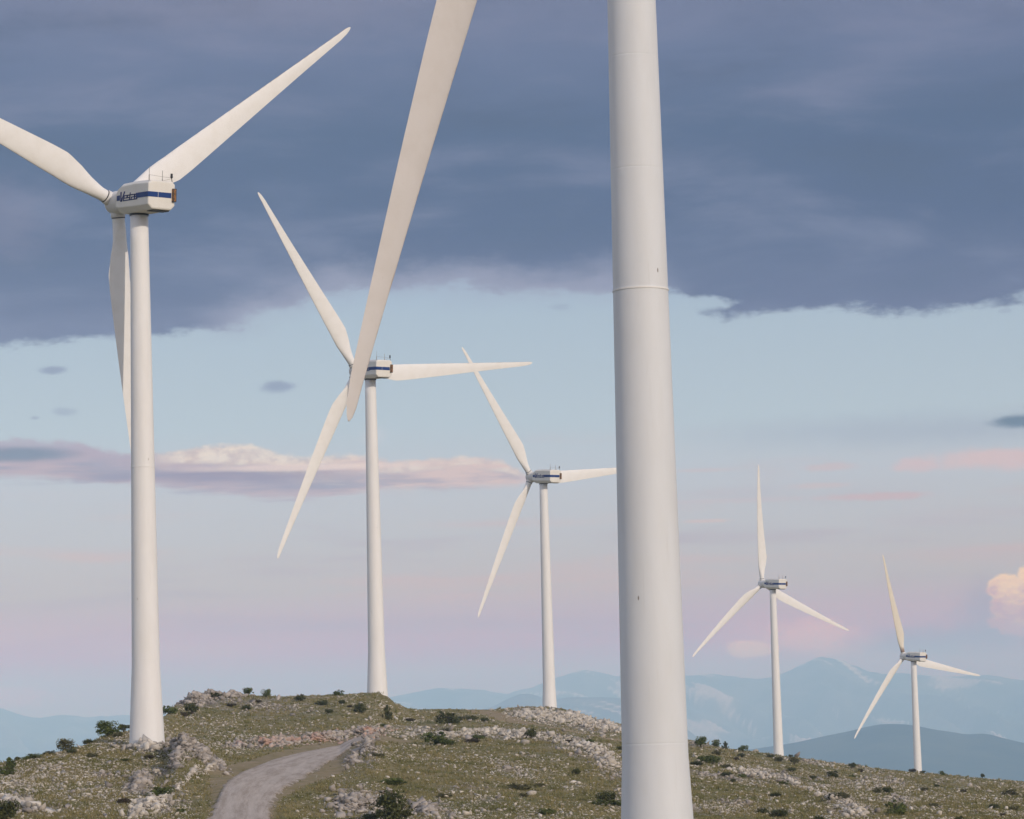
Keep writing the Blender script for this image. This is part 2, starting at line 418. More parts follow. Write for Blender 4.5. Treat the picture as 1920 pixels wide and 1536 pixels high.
def zat(x, y, D):                                         # height at horizontal distance D seen at photo row y
    r = ray(x, y); return r[2] / math.hypot(r[0], r[1]) * D
kx = np.array([t[0] - (18 if -1500 < t[0] < 3500 else 0) for t in TAB], float)
KD, KZ = [], []
for x, pts in TAB:
    ex = min(max(x, -200), 2200)
    Dl = [0.0, 3, 45, 93, 130] + [p[0] for p in pts]
    Zl = [-1.75, -1.75, -4.3, -5.7, -4.9] + [zat(ex, p[1], p[0]) for p in pts]
    Dc, Zc = Dl[-1], Zl[-1]
    Dl += [Dc * 1.12, Dc * 1.45, 1000, 2600, 9000, 30000, 45000]
    Zl += [Zc - Dc * .012, Zc - Dc * .06, -55, -230, -330, -340, -340]
    KD.append(Dl); KZ.append(Zl)
KD, KZ = np.array(KD), np.array(KZ)
# rows
rows = np.concatenate([np.linspace(0.5, 60, 16), np.linspace(60, 140, 50)[1:], 140 * (540 / 140) ** (np.arange(1, 561) / 560),
                       np.linspace(540, 1000, 30)[1:], 1000 * 45 ** (np.arange(1, 46) / 45)])
azd = np.concatenate([np.linspace(-180, -16, 34)[:-1], np.linspace(-16, -11.5, 20)[:-1], np.linspace(-11.5, 11.5, 640), np.linspace(11.5, 16, 20)[1:], np.linspace(16, 180, 34)[1:]])
colx = 960 + azd * DEG
def pchip(xk, yk, xq):
    h = np.diff(xk); d = np.diff(yk) / h; m = np.zeros(len(xk))
    for i in range(1, len(xk) - 1):
        if d[i - 1] * d[i] > 0:
            w1, w2 = 2 * h[i] + h[i - 1], h[i] + 2 * h[i - 1]; m[i] = (w1 + w2) / (w1 / d[i - 1] + w2 / d[i])
    m[0] = d[0]; m[-1] = d[-1]
    i = np.clip(np.searchsorted(xk, xq) - 1, 0, len(h) - 1); t = (xq - xk[i]) / h[i]
    return ((1 + 2 * t) * (1 - t) ** 2 * yk[i] + t * (1 - t) ** 2 * h[i] * m[i] + t * t * (3 - 2 * t) * yk[i + 1] + t * t * (t - 1) * h[i] * m[i + 1])
GD = np.array([np.interp(colx, kx, KD[:, j]) for j in range(KD.shape[1])])
GZ = np.array([pchip(kx, KZ[:, j], colx) for j in range(KZ.shape[1])])
Z = np.zeros((len(colx), len(rows)))
for c in range(len(colx)): Z[c] = pchip(GD[:, c], GZ[:, c], rows)
A, R_ = np.meshgrid(np.radians(azd), rows, indexing='ij')
X = np.sin(A) * R_; Y = np.cos(A) * R_
PX, PY = proj(np.stack([X.ravel(), Y.ravel(), Z.ravel()], 1)); PX = PX.reshape(X.shape); PY = PY.reshape(X.shape)
inview = (R_ > 130) & (R_ < 560) & (Y > 0)

def ell(x, y, rx, ry, s=1.0, ang=0.0):
    ca, sa = math.cos(math.radians(ang)), math.sin(math.radians(ang))
    a = ((PX - x) * ca + (PY - y) * sa) / rx; b = (-(PX - x) * sa + (PY - y) * ca) / ry
    return s * np.clip(1.35 - np.sqrt(a * a + b * b), 0, 1)
ROCKY = [(60,1520,70,12,.8,0),(20,1503,40,14,1,0),(262,1472,30,16,1,10),(285,1515,45,22,1,-20),(350,1405,62,22,1,25),(395,1432,42,16,1,35),(300,1450,60,20,.7,0),
  (330,1480,26,10,.8,-50),(205,1448,42,6,.9,0),(95,1437,32,5,.9,0),(285,1407,40,9,.9,0),(400,1316,60,14,.9,0),(370,1350,70,25,.5,0),(450,1330,190,24,.5,0),
  (560,1388,150,12,1,-3),(690,1378,50,18,1,0),(690,1408,34,28,1,-60),(660,1436,40,20,.7,-40),(680,1505,80,30,1,0),(820,1520,70,20,.7,0),
  (760,1368,120,10,.7,0),(860,1380,150,9,.9,0),(1000,1380,110,11,1,5),(1060,1350,115,15,1.2,12),(1100,1412,80,22,.8,12),(1140,1440,45,26,.8,20),
  (960,1442,70,10,.6,15),(860,1478,60,9,.6,0),(930,1500,60,8,.5,5),(1060,1475,50,9,.6,0),(1160,1495,20,20,.9,0),(1000,1420,50,8,.5,10),
  (1340,1455,60,7,.8,12),(1420,1452,50,14,.7,15),(1480,1465,60,10,.9,22),(1520,1428,60,6,.7,8),(1560,1500,90,12,.8,20),(1660,1462,60,8,.7,12),(1690,1500,25,12,.7,0),
  (1370,1510,40,10,.8,0),(1320,1525,50,10,.8,0),(1580,1530,40,9,.9,0),(1310,1395,30,8,.7,0),(1790,1470,60,6,.5,10)]
rock = np.zeros_like(X)
for e in ROCKY: rock = np.maximum(rock, ell(*e))
n1 = fbm(X / 9, Y / 30, 4, 3); n2 = fbm(X / 2.2, Y / 6, 3, 11); n3 = fbm(X / 26, Y / 60, 3, 21)
rock = np.clip(rock * (1.0 + n2 * .9) + np.clip(n1 * 1.1 + n3 * .5 - .12, 0, .55), 0, 1.2)
# the gravel road, edges as (photo column, distance)
RL = [(330,128),(350,138),(372,150),(392,165),(405,178),(430,192),(468,208),(540,229),(620,246),(670,254),(700,258)]
RR = [(560,128),(540,138),(528,150),(518,165),(520,176),(548,187),(592,200),(632,222),(660,239),(690,246),(712,252)]
def roadpt(t, pts):
    i = int(np.clip(int(t), 0, len(pts) - 2)); u = t - i
    p = [np.array(pts[np.clip(j, 0, len(pts) - 1)], float) for j in (i - 1, i, i + 1, i + 2)]
    return .5 * ((2 * p[1]) + (-p[0] + p[2]) * u + (2 * p[0] - 5 * p[1] + 4 * p[2] - p[3]) * u * u + (-p[0] + 3 * p[1] - 3 * p[2] + p[3]) * u ** 3)
roadL = np.array([roadpt(t, RL) for t in np.linspace(0, len(RL) - 1.001, 150)]); roadR = np.array([roadpt(t, RR) for t in np.linspace(0, len(RR) - 1.001, 150)])
toW = lambda p: np.stack([np.sin(np.radians((p[:, 0] - 18 - 960) / DEG)) * p[:, 1], np.cos(np.radians((p[:, 0] - 18 - 960) / DEG)) * p[:, 1]], 1)
WL, WR = toW(roadL), toW(roadR); WC = (WL + WR) / 2; HW = np.linalg.norm(WL - WR, axis=1) / 2
def roaddist(x, y):
    best = np.full(x.shape, 1e9)
    for c, h in zip(WC, HW): best = np.minimum(best, np.hypot(x - c[0], y - c[1]) - h * .92)
    return best
sel = inview & (PX > 250) & (PX < 860) & (R_ < 300)
rdist = np.full(X.shape, 99.0); rdist[sel] = roaddist(X[sel], Y[sel])
# second dirt track (paler, narrow)
TRK = toW(np.array([(900,395),(935,372),(960,350),(1010,330),(1080,318),(1150,305),(1220,290)], float))
TRK = np.stack([np.interp(np.linspace(0, 6, 60), np.arange(7), TRK[:, i]) for i in (0, 1)], 1)
sel2 = inview & (PX > 860) & (PX < 1280) & (R_ > 260) & (R_ < 420)
tdist = np.full(X.shape, 99.0)
bt = np.full(sel2.sum(), 1e9)
for c in TRK: bt = np.minimum(bt, np.hypot(X[sel2] - c[0], (Y[sel2] - c[1]) * .5) - 1.6)
tdist[sel2] = bt
flat = np.clip(rdist / 2.5, 0, 1)
rock = rock * np.clip((rdist - .3) / 1.2, 0, 1) * np.clip(tdist / 1.2 + .2, .0, 1)
amp = np.where(inview, 1, np.clip(R_ / 130, 0, 1) * .5)
Zn = Z + amp * flat * (.10 * fbm(X / 2.5, Y / 2.5, 3, 31) + .30 * fbm(X / 14, Y / 14, 3, 41) + rock * .35 * np.abs(fbm(X / 1.6, Y / 3, 3, 51)))
far = np.clip((R_ - 1500) / 4000, 0, 1)
Zn = Zn + far * 60 * fbm(X / 2500, Y / 2500, 3, 77)
Zn = np.where(rdist < .4, Zn - .06, Zn)
nC, nR = X.shape
idx = np.arange(nC * nR).reshape(nC, nR)
q = np.stack([idx[:-1, :-1], idx[1:, :-1], idx[1:, 1:], idx[:-1, 1:]], -1).reshape(-1, 4)
gm = mesh('ground', np.stack([X, Y, Zn], -1).reshape(-1, 3), q[:, ::-1].copy(), True)
ca = gm.color_attributes.new('cover', 'FLOAT_COLOR', 'POINT')
dirt = np.clip(1 - rdist / .7, 0, 1) * .6 + np.clip(.9 - tdist / 1.0, 0, .9)
redm = np.maximum(ell(690, 1376, 40, 14), np.maximum(ell(600, 1386, 70, 9, .8), ell(350, 1455, 20, 10, .6)))
ca.data.foreach_set('color', np.stack([np.clip(rock, 0, 1), np.clip(dirt, 0, 1), np.where(inview, redm, 0), np.ones_like(rock)], -1).astype(np.float32).ravel())

m, nt, b = mat('rough_pasture', (.15, .13, .07), .95, .1)
geo = nt.nodes.new('ShaderNodeNewGeometry'); wp = S(nt, geo.outputs['Position'])
rk, dr, rd = attr(nt, 'cover')
g = mixc(nt, noise(nt, wp, .35, 5, .65).step(.35, .65), (.18, .162, .065, 1), (.265, .22, .12, 1))
g = mixc(nt, noise(nt, wp, .12, 4, .6).step(.5, .68) * .7, g, (.115, .125, .042, 1))
g = mixc(nt, noise(nt, wp, 4.0, 3, .7).step(.5, .75) * .6, g, (.06, .052, .028, 1))
g = mixc(nt, noise(nt, wp, 1.3, 4, .7).step(.58, .72) * .5, g, (.2, .155, .085, 1))
vo = nt.nodes.new('ShaderNodeTexVoronoi'); vo.inputs['Scale'].default_value = 3.2
wn = noise(nt, wp, 2.0, 2, .5, col=True)
va = nt.nodes.new('ShaderNodeVectorMath'); va.operation = 'ADD'; nt.links.new(wp.k, va.inputs[0]); nt.links.new(wn.k, va.inputs[1]); nt.links.new(va.outputs[0], vo.inputs['Vector'])
sc_ = nt.nodes.new('ShaderNodeSeparateColor'); nt.links.new(vo.outputs['Color'], sc_.inputs[0])
cell = S(nt, sc_.outputs[0])
stone = (cell + rk * .75 - .98).step(0, .06) * S(nt, vo.outputs['Distance']).step(.52, .36)
stc = mixc(nt, S(nt, sc_.outputs[1]), (.42, .39, .36, 1), (.26, .24, .22, 1))
stc = mixc(nt, rd * noise(nt, wp, .8, 3, .6).step(.35, .6) * .9, stc, (.42, .24, .17, 1))
g = mixc(nt, rk.step(.35, 1.0) * .55, g, (.2, .175, .145, 1))
g = mixc(nt, stone, g, stc)
dc = mixc(nt, noise(nt, wp, 1.2, 4, .6).step(.35, .7), (.33, .26, .18, 1), (.26, .20, .095, 1))
g = mixc(nt, (dr + (noise(nt, wp, 1.1, 4, .65) - .5) * .9).step(.35, .75), g, dc)
cd = nt.nodes.new('ShaderNodeVectorMath'); cd.operation = 'LENGTH'; nt.links.new(wp.k, cd.inputs[0])
g = mixc(nt, S(nt, cd.outputs['Value']).step(700, 3000), g, mixc(nt, noise(nt, wp, .0008, 6, .6).step(.4, .6), (.05, .07, .03, 1), (.12, .12, .06, 1)))
setc(nt, b, g); bump(nt, b, stone * .6 + noise(nt, wp, 5, 4, .7) * .5, .6, .12)
ground = obj('ground', gm, m); tag(ground, kind='structure')

# road sheet
def height(x, y):
    a = np.degrees(np.arctan2(x, y)); r = np.hypot(x, y)
    ci = np.clip(np.searchsorted(azd, a) - 1, 0, nC - 2); ri = np.clip(np.searchsorted(rows, r) - 1, 0, nR - 2)
    u = (a - azd[ci]) / (azd[ci + 1] - azd[ci]); w = (r - rows[ri]) / (rows[ri + 1] - rows[ri])
    return (Zn[ci, ri] * (1 - u) + Zn[ci + 1, ri] * u) * (1 - w) + (Zn[ci, ri + 1] * (1 - u) + Zn[ci + 1, ri + 1] * u) * w
NS = 21; tt = np.linspace(0, 1, 400); wl = np.stack([np.interp(tt, np.linspace(0, 1, 150), WL[:, i]) for i in (0, 1)], 1); wr = np.stack([np.interp(tt, np.linspace(0, 1, 150), WR[:, i]) for i in (0, 1)], 1)
ss = np.linspace(.03, .97, NS)
rp = wl[:, None, :] * (1 - ss[None, :, None]) + wr[:, None, :] * ss[None, :, None]
ew = fbm(tt * 60, tt * 0, 3, 5) * .9
rp[:, 0] += (wl - wr) / np.linalg.norm(wl - wr, axis=1)[:, None] * ew[:, None] * .5; rp[:, -1] += (wr - wl) / np.linalg.norm(wl - wr, axis=1)[:, None] * (fbm(tt * 45, tt * 0, 3, 9) * .7)[:, None]
rz = height(rp[..., 0], rp[..., 1]) + .075 + .05 * np.sin(math.pi * ss)[None, :] - np.isin(np.arange(NS), (0, NS - 1))[None, :] * .1
ri_ = np.arange(400 * NS).reshape(400, NS)
rq = np.stack([ri_[:-1, :-1], ri_[:-1, 1:], ri_[1:, 1:], ri_[1:, :-1]], -1).reshape(-1, 4)
rm = mesh('gravel_road', np.concatenate([rp, rz[..., None]], -1).reshape(-1, 3), rq, True)
lane = rm.attributes.new('lane', 'FLOAT', 'POINT'); lane.data.foreach_set('value', np.tile(ss, 400).astype(np.float32))
alg = rm.attributes.new('along', 'FLOAT', 'POINT'); alg.data.foreach_set('value', np.repeat(np.cumsum(np.r_[0, np.linalg.norm(np.diff((wl + wr) / 2, axis=0), axis=1)]), NS).astype(np.float32))
m, nt, b = mat('gravel', (.3, .27, .24), .95, .1)
geo = nt.nodes.new('ShaderNodeNewGeometry'); wp = S(nt, geo.outputs['Position'])
ln = attr(nt, 'lane', False); al = attr(nt, 'along', False)
rv = xyz(nt, ln * 9.0, al * .16)
g = mixc(nt, noise(nt, rv, 1.0, 6, .7).step(.32, .7), (.33, .275, .225, 1), (.50, .43, .37, 1))
g = mixc(nt, noise(nt, wp, 9, 3, .8).step(.52, .7) * .6, g, (.60, .54, .48, 1))
g = mixc(nt, noise(nt, rv, 2.3, 5, .7).step(.55, .75) * .55, g, (.27, .21, .15, 1))
rut = ((ln - .3).sq() * 110.0).step(1, 0).mx(((ln - .66).sq() * 110.0).step(1, 0))
g = mixc(nt, rut * noise(nt, rv, .6, 4, .6).step(.3, .6) * .45, g, (.52, .46, .40, 1))
eg = (ln - .5).sq() * 4.0 + (noise(nt, wp, 1.1, 5, .75) - .5) * 1.5
g = mixc(nt, eg.step(.6, .95) * .9, g, (.17, .14, .085, 1))
setc(nt, b, g); bump(nt, b, noise(nt, wp, 9, 4, .75), .3, .03)
road = obj('gravel_road', rm, m); tag(road, kind='structure')

# ------------------------------------------------------------------ placing things on the visible ground
PXn, PYn = proj(np.stack([X.ravel(), Y.ravel(), Zn.ravel()], 1)); PYn = PYn.reshape(X.shape)
vis_rows = np.where((rows > 130) & (rows < 540))[0]
cmin = np.minimum.accumulate(PYn[:, vis_rows], axis=1)                # photo row reached at each distance
def ground_at(px, py, crest_ok=True):
    """distance and world point of the ground seen at a place of the photograph"""
    cx = px - .027 * (py - 768)
    c = int(np.clip(np.searchsorted(colx, cx), 1, nC - 1))
    cm = cmin[c]; top_i = int(np.argmin(cm))
    yy = max(py, cm[top_i] + .3)
    i = int(np.argmax(cm <= yy)); r = rows[vis_rows[i]]
    a = math.radians((cx - 960) / DEG)
    x, y = math.sin(a) * r, math.cos(a) * r
    return r, np.array([x, y, float(height(np.array([x]), np.array([y]))[0])])

# ------------------------------------------------------------------ loose stones, rubble
def hull(npt, seed):                                     # angular stone: hull of a few random points
    r = np.random.default_rng(seed); p = r.normal(size=(npt, 3)); p /= np.linalg.norm(p, axis=1)[:, None]; p *= r.uniform(.75, 1.1, size=(npt, 1))
    bm = bmesh.new(); vv = [bm.verts.new(q_) for q_ in p]
    res = bmesh.ops.convex_hull(bm, input=vv); bm.verts.ensure_lookup_table()
    for v_ in [v_ for v_ in bm.verts if not v_.link_faces]: bm.verts.remove(v_)
    bmesh.ops.triangulate(bm, faces=bm.faces[:]); bm.verts.index_update()
    V_ = np.array([v_.co[:] for v_ in bm.verts]); F_ = np.array([[l.vert.index for l in f_.loops] for f_ in bm.faces]); bm.free()
    return V_, F_
VAR = [hull(9, 300 + i) for i in range(24)]; VAR1 = [hull(14, 400 + i) for i in range(24)]
def stones(pts, size, flatn=.55, fine=False, sink=.25):
    """one mesh of many stones"""
    bank_ = VAR1 if fine else VAR
    vs_, fs_, off = [], [], 0
    which = rng.integers(0, 24, len(pts))
    for w_ in range(24):
        k_ = np.where(which == w_)[0]
        if not len(k_): continue
        V0, F0 = bank_[w_]; n = len(k_); sz_ = size[k_]
        th = rng.uniform(0, 6.28, n); sc = np.stack([sz_ * rng.uniform(.7, 1.6, n), sz_ * rng.uniform(.6, 1.2, n), sz_ * flatn * rng.uniform(.5, 1.5, n)], 1) * .5
        V = V0[None] * sc[:, None, :]
        tl = rng.normal(0, .35, n); V = np.stack([V[..., 0], V[..., 1], V[..., 2] + V[..., 0] * tl[:, None]], -1)
        c, s = np.cos(th)[:, None], np.sin(th)[:, None]
        V = np.stack([V[..., 0] * c - V[..., 1] * s, V[..., 0] * s + V[..., 1] * c, V[..., 2]], -1) + pts[k_][:, None, :] + np.array([0, 0, 1]) * (sc[:, 2] * (1 - 2 * sink))[:, None, None]
        m_ = V.shape[1]
        vs_.append(V.reshape(-1, 3)); fs_.append((F0[None] + (np.arange(n) * m_)[:, None, None]).reshape(-1, 3) + off); off += n * m_
    return np.concatenate(vs_), np.concatenate(fs_)
cover = np.clip(rock, 0, 1.2)
def patch(x, y): return np.clip(.55 + 1.5 * fbm(x / 5.5, y / 13, 4, 61) + .5 * fbm(x / 30, y / 50, 2, 66), .12, 1.5)
def sample(n, weight, patchy=False):
    """points spread evenly over the picture's ground, thinned by weight(cover, roaddist)"""
    out = []
    n = int(n * 1.25); cols = np.where((colx > -240) & (colx < 2160))[0]
    ci = rng.choice(cols[:-1], n)
    fr_ = rng.uniform(0, 1, n)
    for c in np.unique(ci):
        k = np.where(ci == c)[0]; cm = cmin[c]; top_i = int(np.argmin(cm))
        ys = rng.uniform(cm[top_i], 1590, len(k))
        ii = np.array([np.argmax(cm <= y) for y in ys])
        ok = ii > 0
        r_ = rows[vis_rows[ii]]
        w = weight(cover[c, vis_rows[ii]], rdist[c, vis_rows[ii]], tdist[c, vis_rows[ii]])
        a = np.radians(azd[c] + (azd[c + 1] - azd[c]) * fr_[k])
        if patchy: w = w * patch(np.sin(a) * r_, np.cos(a) * r_)
        keep = ok & (rng.uniform(0, 1, len(k)) < w)
        rr = r_ + rng.uniform(-.5, .5, len(k)) * np.diff(rows)[vis_rows[ii] - 1]
        out.append(np.stack([np.sin(a) * rr, np.cos(a) * rr, rr], 1)[keep])
    p = np.concatenate(out); r = p[:, 2].copy(); p[:, 2] = height(p[:, 0], p[:, 1])
    return p, r
p, r = sample(230000, lambda c, d, t: np.where(d < .3, .06, np.where(d < 1.2, .1, np.where(t < 0, .08, .34 + .6 * c))), True)
onroad = roaddist(p[:, 0], p[:, 1]) < .3
sz = np.where(onroad, .03 + rng.exponential(.025, len(p)), np.minimum(.05 + rng.exponential(.075, len(p)), .5)) * (r / 220) ** .6
p[:, 2] += np.where(onroad, .08, 0)
sv, sf = stones(p, sz, .45)
tag(obj('scattered_stones', mesh('scattered_stones', sv, sf), M_STONE), 'countless small pale limestone chips strewn over the grassy hillside', 'stones', kind='stuff')
p, r = sample(30000, lambda c, d, t: np.where(d < .8, 0, np.where(t < .5, 0, np.clip(c - .3, 0, 1) * .8)))
sz = np.minimum(.14 + rng.exponential(.13, len(p)), .7) * (r / 220) ** .5
sv, sf = stones(p, sz, .6)
tag(obj('rubble', mesh('rubble', sv, sf), M_STONE_D), 'broken grey limestone rubble lying in patches on the slope', 'rubble', kind='stuff')

# ------------------------------------------------------------------ grass
p, r = sample(70000, lambda c, d, t: np.where(d < .0, .02, np.where(t < 0, .1, .8 - .5 * c)))
n = len(p); K = 4
base = np.repeat(p, K, 0) + np.concatenate([rng.normal(0, .09, (n * K, 2)), np.zeros((n * K, 1)) - .02], 1)
hgt = rng.uniform(.05, .17, n * K) * np.repeat((r / 220) ** .3, K); a = rng.uniform(0, 6.28, n * K); w = rng.uniform(.02, .05, n * K) * np.repeat(r / 220, K)
lean = rng.normal(0, .06, (n * K, 2))
v0 = base + np.stack([np.cos(a) * w, np.sin(a) * w, 0 * a], 1); v1 = base - np.stack([np.cos(a) * w, np.sin(a) * w, 0 * a], 1)
v2 = base + np.concatenate([lean, hgt[:, None]], 1)
gv = np.stack([v0, v1, v2], 1).reshape(-1, 3)
# coarser tussocks
p, r = sample(9000, lambda c, d, t: np.where(d < .05, 0, np.where(t < .3, 0, .55)))
n = len(p); K = 16
base = np.repeat(p, K, 0) + np.concatenate([rng.normal(0, .13, (n * K, 2)), np.zeros((n * K, 1)) - .02], 1)
hgt = rng.uniform(.1, .3, n * K) * np.repeat(rng.uniform(.5, 1.2, n) * (r / 220) ** .3, K); a = rng.uniform(0, 6.28, n * K); w = rng.uniform(.02, .045, n * K) * np.repeat(r / 220, K)
lean = rng.normal(0, .1, (n * K, 2))
o_ = np.stack([np.cos(a) * w, np.sin(a) * w, 0 * a], 1)
gv = np.concatenate([gv, np.stack([base + o_, base - o_, base + np.concatenate([lean, hgt[:, None]], 1)], 1).reshape(-1, 3)])
M_GRASS, nt, b = mat('grass_blades', (.12, .11, .05), .9, .1)
geo = nt.nodes.new('ShaderNodeNewGeometry'); wp = S(nt, geo.outputs['Position'])
c = mixc(nt, S(nt, geo.outputs['Random Per Island']), (.155, .15, .052, 1), (.31, .25, .13, 1))
c = mixc(nt, noise(nt, wp, .2, 4, .6).step(.42, .62) * .6, c, (.10, .115, .035, 1))
setc(nt, b, c)
tag(obj('grass', mesh('grass', gv, np.arange(len(gv)).reshape(-1, 3)), M_GRASS), 'short olive and straw coloured grass covering the hillside', 'grass', kind='stuff')

# ------------------------------------------------------------------ rock piles and boulders (things)
def pile(name, label, cat, spots, n, size, m, lift=0.0, flatn=.65, group=None):
    """a heap: stones thrown on ellipses of the visible ground, piled up towards the middle"""
    P_, S_ = [], []
    anchor = None
    n = int(n * (1.2 if name == 'rock_ledge' else 2.2))
    for (x, y, rx, ry, ang, h) in spots:
        k = int(n * rx * ry / sum(s[2] * s[3] for s in spots)) + 1
        for _ in range(k):
            rr = min(abs(random.gauss(0, .62)), 1.7); t = random.random() * 6.283
            ex, ey = rx * rr * math.cos(t), ry * rr * math.sin(t); ca, sa = math.cos(math.radians(ang)), math.sin(math.radians(ang))
            D, w = ground_at(x + ex * ca - ey * sa, y + ex * sa + ey * ca)
            if anchor is None: anchor = w.copy()
            w[2] += h * max(1 - rr, 0) * random.random()
            P_.append(w); S_.append(min(size * (.25 + random.expovariate(2.6)), size * 1.6))
    P_ = np.array(P_) - anchor
    v, f = stones(P_, np.array(S_), flatn, True, .3)
    o = obj(name, mesh(name, v, f), m); o.location = anchor
    return tag(o, label, cat, group)
pile('rock_pile', 'tall heap of jagged grey limestone beside the largest fully visible tower, above the road bend', 'rock pile', [(350, 1402, 34, 13, 10, .9), (336, 1424, 12, 16, 0, .4), (385, 1420, 34, 12, 32, .6), (412, 1438, 20, 7, 20, .3)], 620, .42, M_STONE_D)
pile('rock_pile', 'broken slabs of grey rock on the bank left of the road, below the tall heap', 'rock pile', [(272, 1466, 26, 13, 10, .5), (262, 1480, 18, 8, 0, .4)], 280, .36, M_STONE_D)
pile('rock_pile', 'pale rocks tumbling to the lower picture edge left of the road', 'rock pile', [(292, 1512, 36, 14, -15, .4), (268, 1528, 24, 8, 0, .3)], 260, .36, M_STONE)
pile('rock_pile', 'low stones around the foot of the tower with the road beside it', 'rock pile', [(278, 1404, 42, 6, 3, .2)], 90, .5, M_STONE)
pile('stone_bank', 'long bank of loose stones edging the road on its left like a rough kerb', 'stone bank', [(340, 1478, 12, 4, -50, .2), (365, 1455, 22, 5, -45, .2), (400, 1442, 26, 5, -35, .2), (318, 1500, 16, 4, -60, .2)], 260, .28, M_STONE)
pile('stone_bank', 'reddish cut bank of rubble behind the road where it turns right', 'stone bank', [(690, 1377, 44, 9, 0, .5), (620, 1384, 60, 8, -4, .4), (530, 1393, 70, 7, -3, .3), (455, 1400, 30, 5, 0, .2)], 620, .4, M_STONE_R)
pile('rock_pile', 'grey stone mound right of the road at its far bend', 'rock pile', [(690, 1402, 26, 18, -60, .5), (664, 1424, 18, 10, -50, .3)], 210, .42, M_STONE_D)
pile('rock_pile', 'broad spread of grey broken rock at the lower edge beside the big dark bush', 'rock pile', [(665, 1512, 44, 18, 0, .5), (800, 1520, 34, 13, 10, .3)], 330, .42, M_STONE_D)
pile('stone_bank', 'steep rubble embankment under the third tower platform', 'stone bank', [(1010, 1345, 60, 8, 6, .6), (1080, 1352, 60, 11, 14, .7), (1140, 1362, 28, 8, 20, .5)], 1100, .55, M_STONE)
pile('rock_ledge', 'low ledge of flat pale rock across the middle slope', 'rock ledge', [(830, 1381, 80, 5, 0, .3), (985, 1380, 80, 8, 4, .4), (905, 1374, 60, 6, 0, .3)], 600, .42, M_STONE)
pile('rock_outcrop', 'broken outcrop on the left hilltop under the skyline bushes', 'rock outcrop', [(370, 1316, 26, 8, 0, .8), (400, 1308, 36, 4, 0, .6), (440, 1306, 22, 3, 0, .5)], 420, .5, M_STONE_D)
pile('rock_ledge', 'slanting rock ledge beside the nearest tower on its left', 'rock ledge', [(1110, 1408, 52, 9, 14, .4), (1140, 1432, 28, 10, 25, .4)], 520, .4, M_STONE)
pile('rock_ledge', 'pale flat rocks at the lower left corner', 'rock ledge', [(28, 1506, 44, 8, 3, .25), (70, 1518, 40, 6, 5, .2)], 130, .5, M_STONE)
pile('rock_ledge', 'diagonal line of pale rocks on the right hand slope', 'rock ledge', [(1410, 1452, 46, 6, 14, .3), (1475, 1468, 50, 5, 20, .3)], 420, .42, M_STONE)
pile('rock_ledge', 'line of pale rocks lower on the right slope below the first line', 'rock ledge', [(1560, 1500, 60, 6, 22, .3), (1595, 1528, 30, 5, 10, .3)], 320, .4, M_STONE)
def boulder(x, y, w, h, label, seed, m=None):
    D, p_ = ground_at(x, y); s = D / F
    r = np.random.default_rng(seed); v, F2 = hull(22, seed)
    v = v * np.array([w * s / 2, w * s / 2 * .8, h * s / 1.5]); v[:, 2] += h * s * .3
    o = obj('boulder', mesh('boulder', v, F2), m or M_STONE); o.location = p_; o.rotation_euler.z = r.uniform(0, 6)
    tag(o, label, 'boulder', 'boulders on the slope')
for i, (x, y, w, h, l) in enumerate([
    (300, 1450, 20, 9, 'angular pale boulder on the bank below the tower foot'),
    (172, 1493, 22, 6, 'flat slab lying in the grass of the lower left meadow'),
    (294, 1496, 9, 8, 'small pale boulder beside the green bush left of the road'),
    (297, 1520, 11, 8, 'lone boulder left of the road near the lower edge'),
    (695, 1351, 13, 9, 'rounded pale boulder below the tower on the hilltop'),
    (996, 1492, 26, 11, 'wide pale boulder among low plants in the middle meadow'),
    (985, 1395, 18, 8, 'pale slab in the ledge left of the round bush'),
    (1130, 1384, 16, 9, 'whitish boulder at the right end of the middle slope'),
    (757, 1386, 20, 7, 'flat white slab left of the bright green bush'),
    (1581, 1503, 18, 8, 'bright boulder in the lower line of rocks on the right slope'),
    (1750, 1528, 14, 9, 'two-toned boulder near the lower edge at the right'),
    (1873, 1519, 10, 8, 'small bright boulder between two bushes at the far right'),
    (1413, 1408, 14, 5, 'pinkish rock on the skyline right of the nearest tower'),
    (1500, 1510, 12, 6, 'pale boulder between two dark bushes on the right slope'),
    (1578, 1532, 22, 9, 'large pale boulder cut by the lower edge on the right'),
    (1020, 1446, 12, 6, 'white stone in the open middle meadow'),
    (784, 1450, 12, 4, 'thin white slab in the open middle meadow')]):
    boulder(x, y, w, h, l, 100 + i)

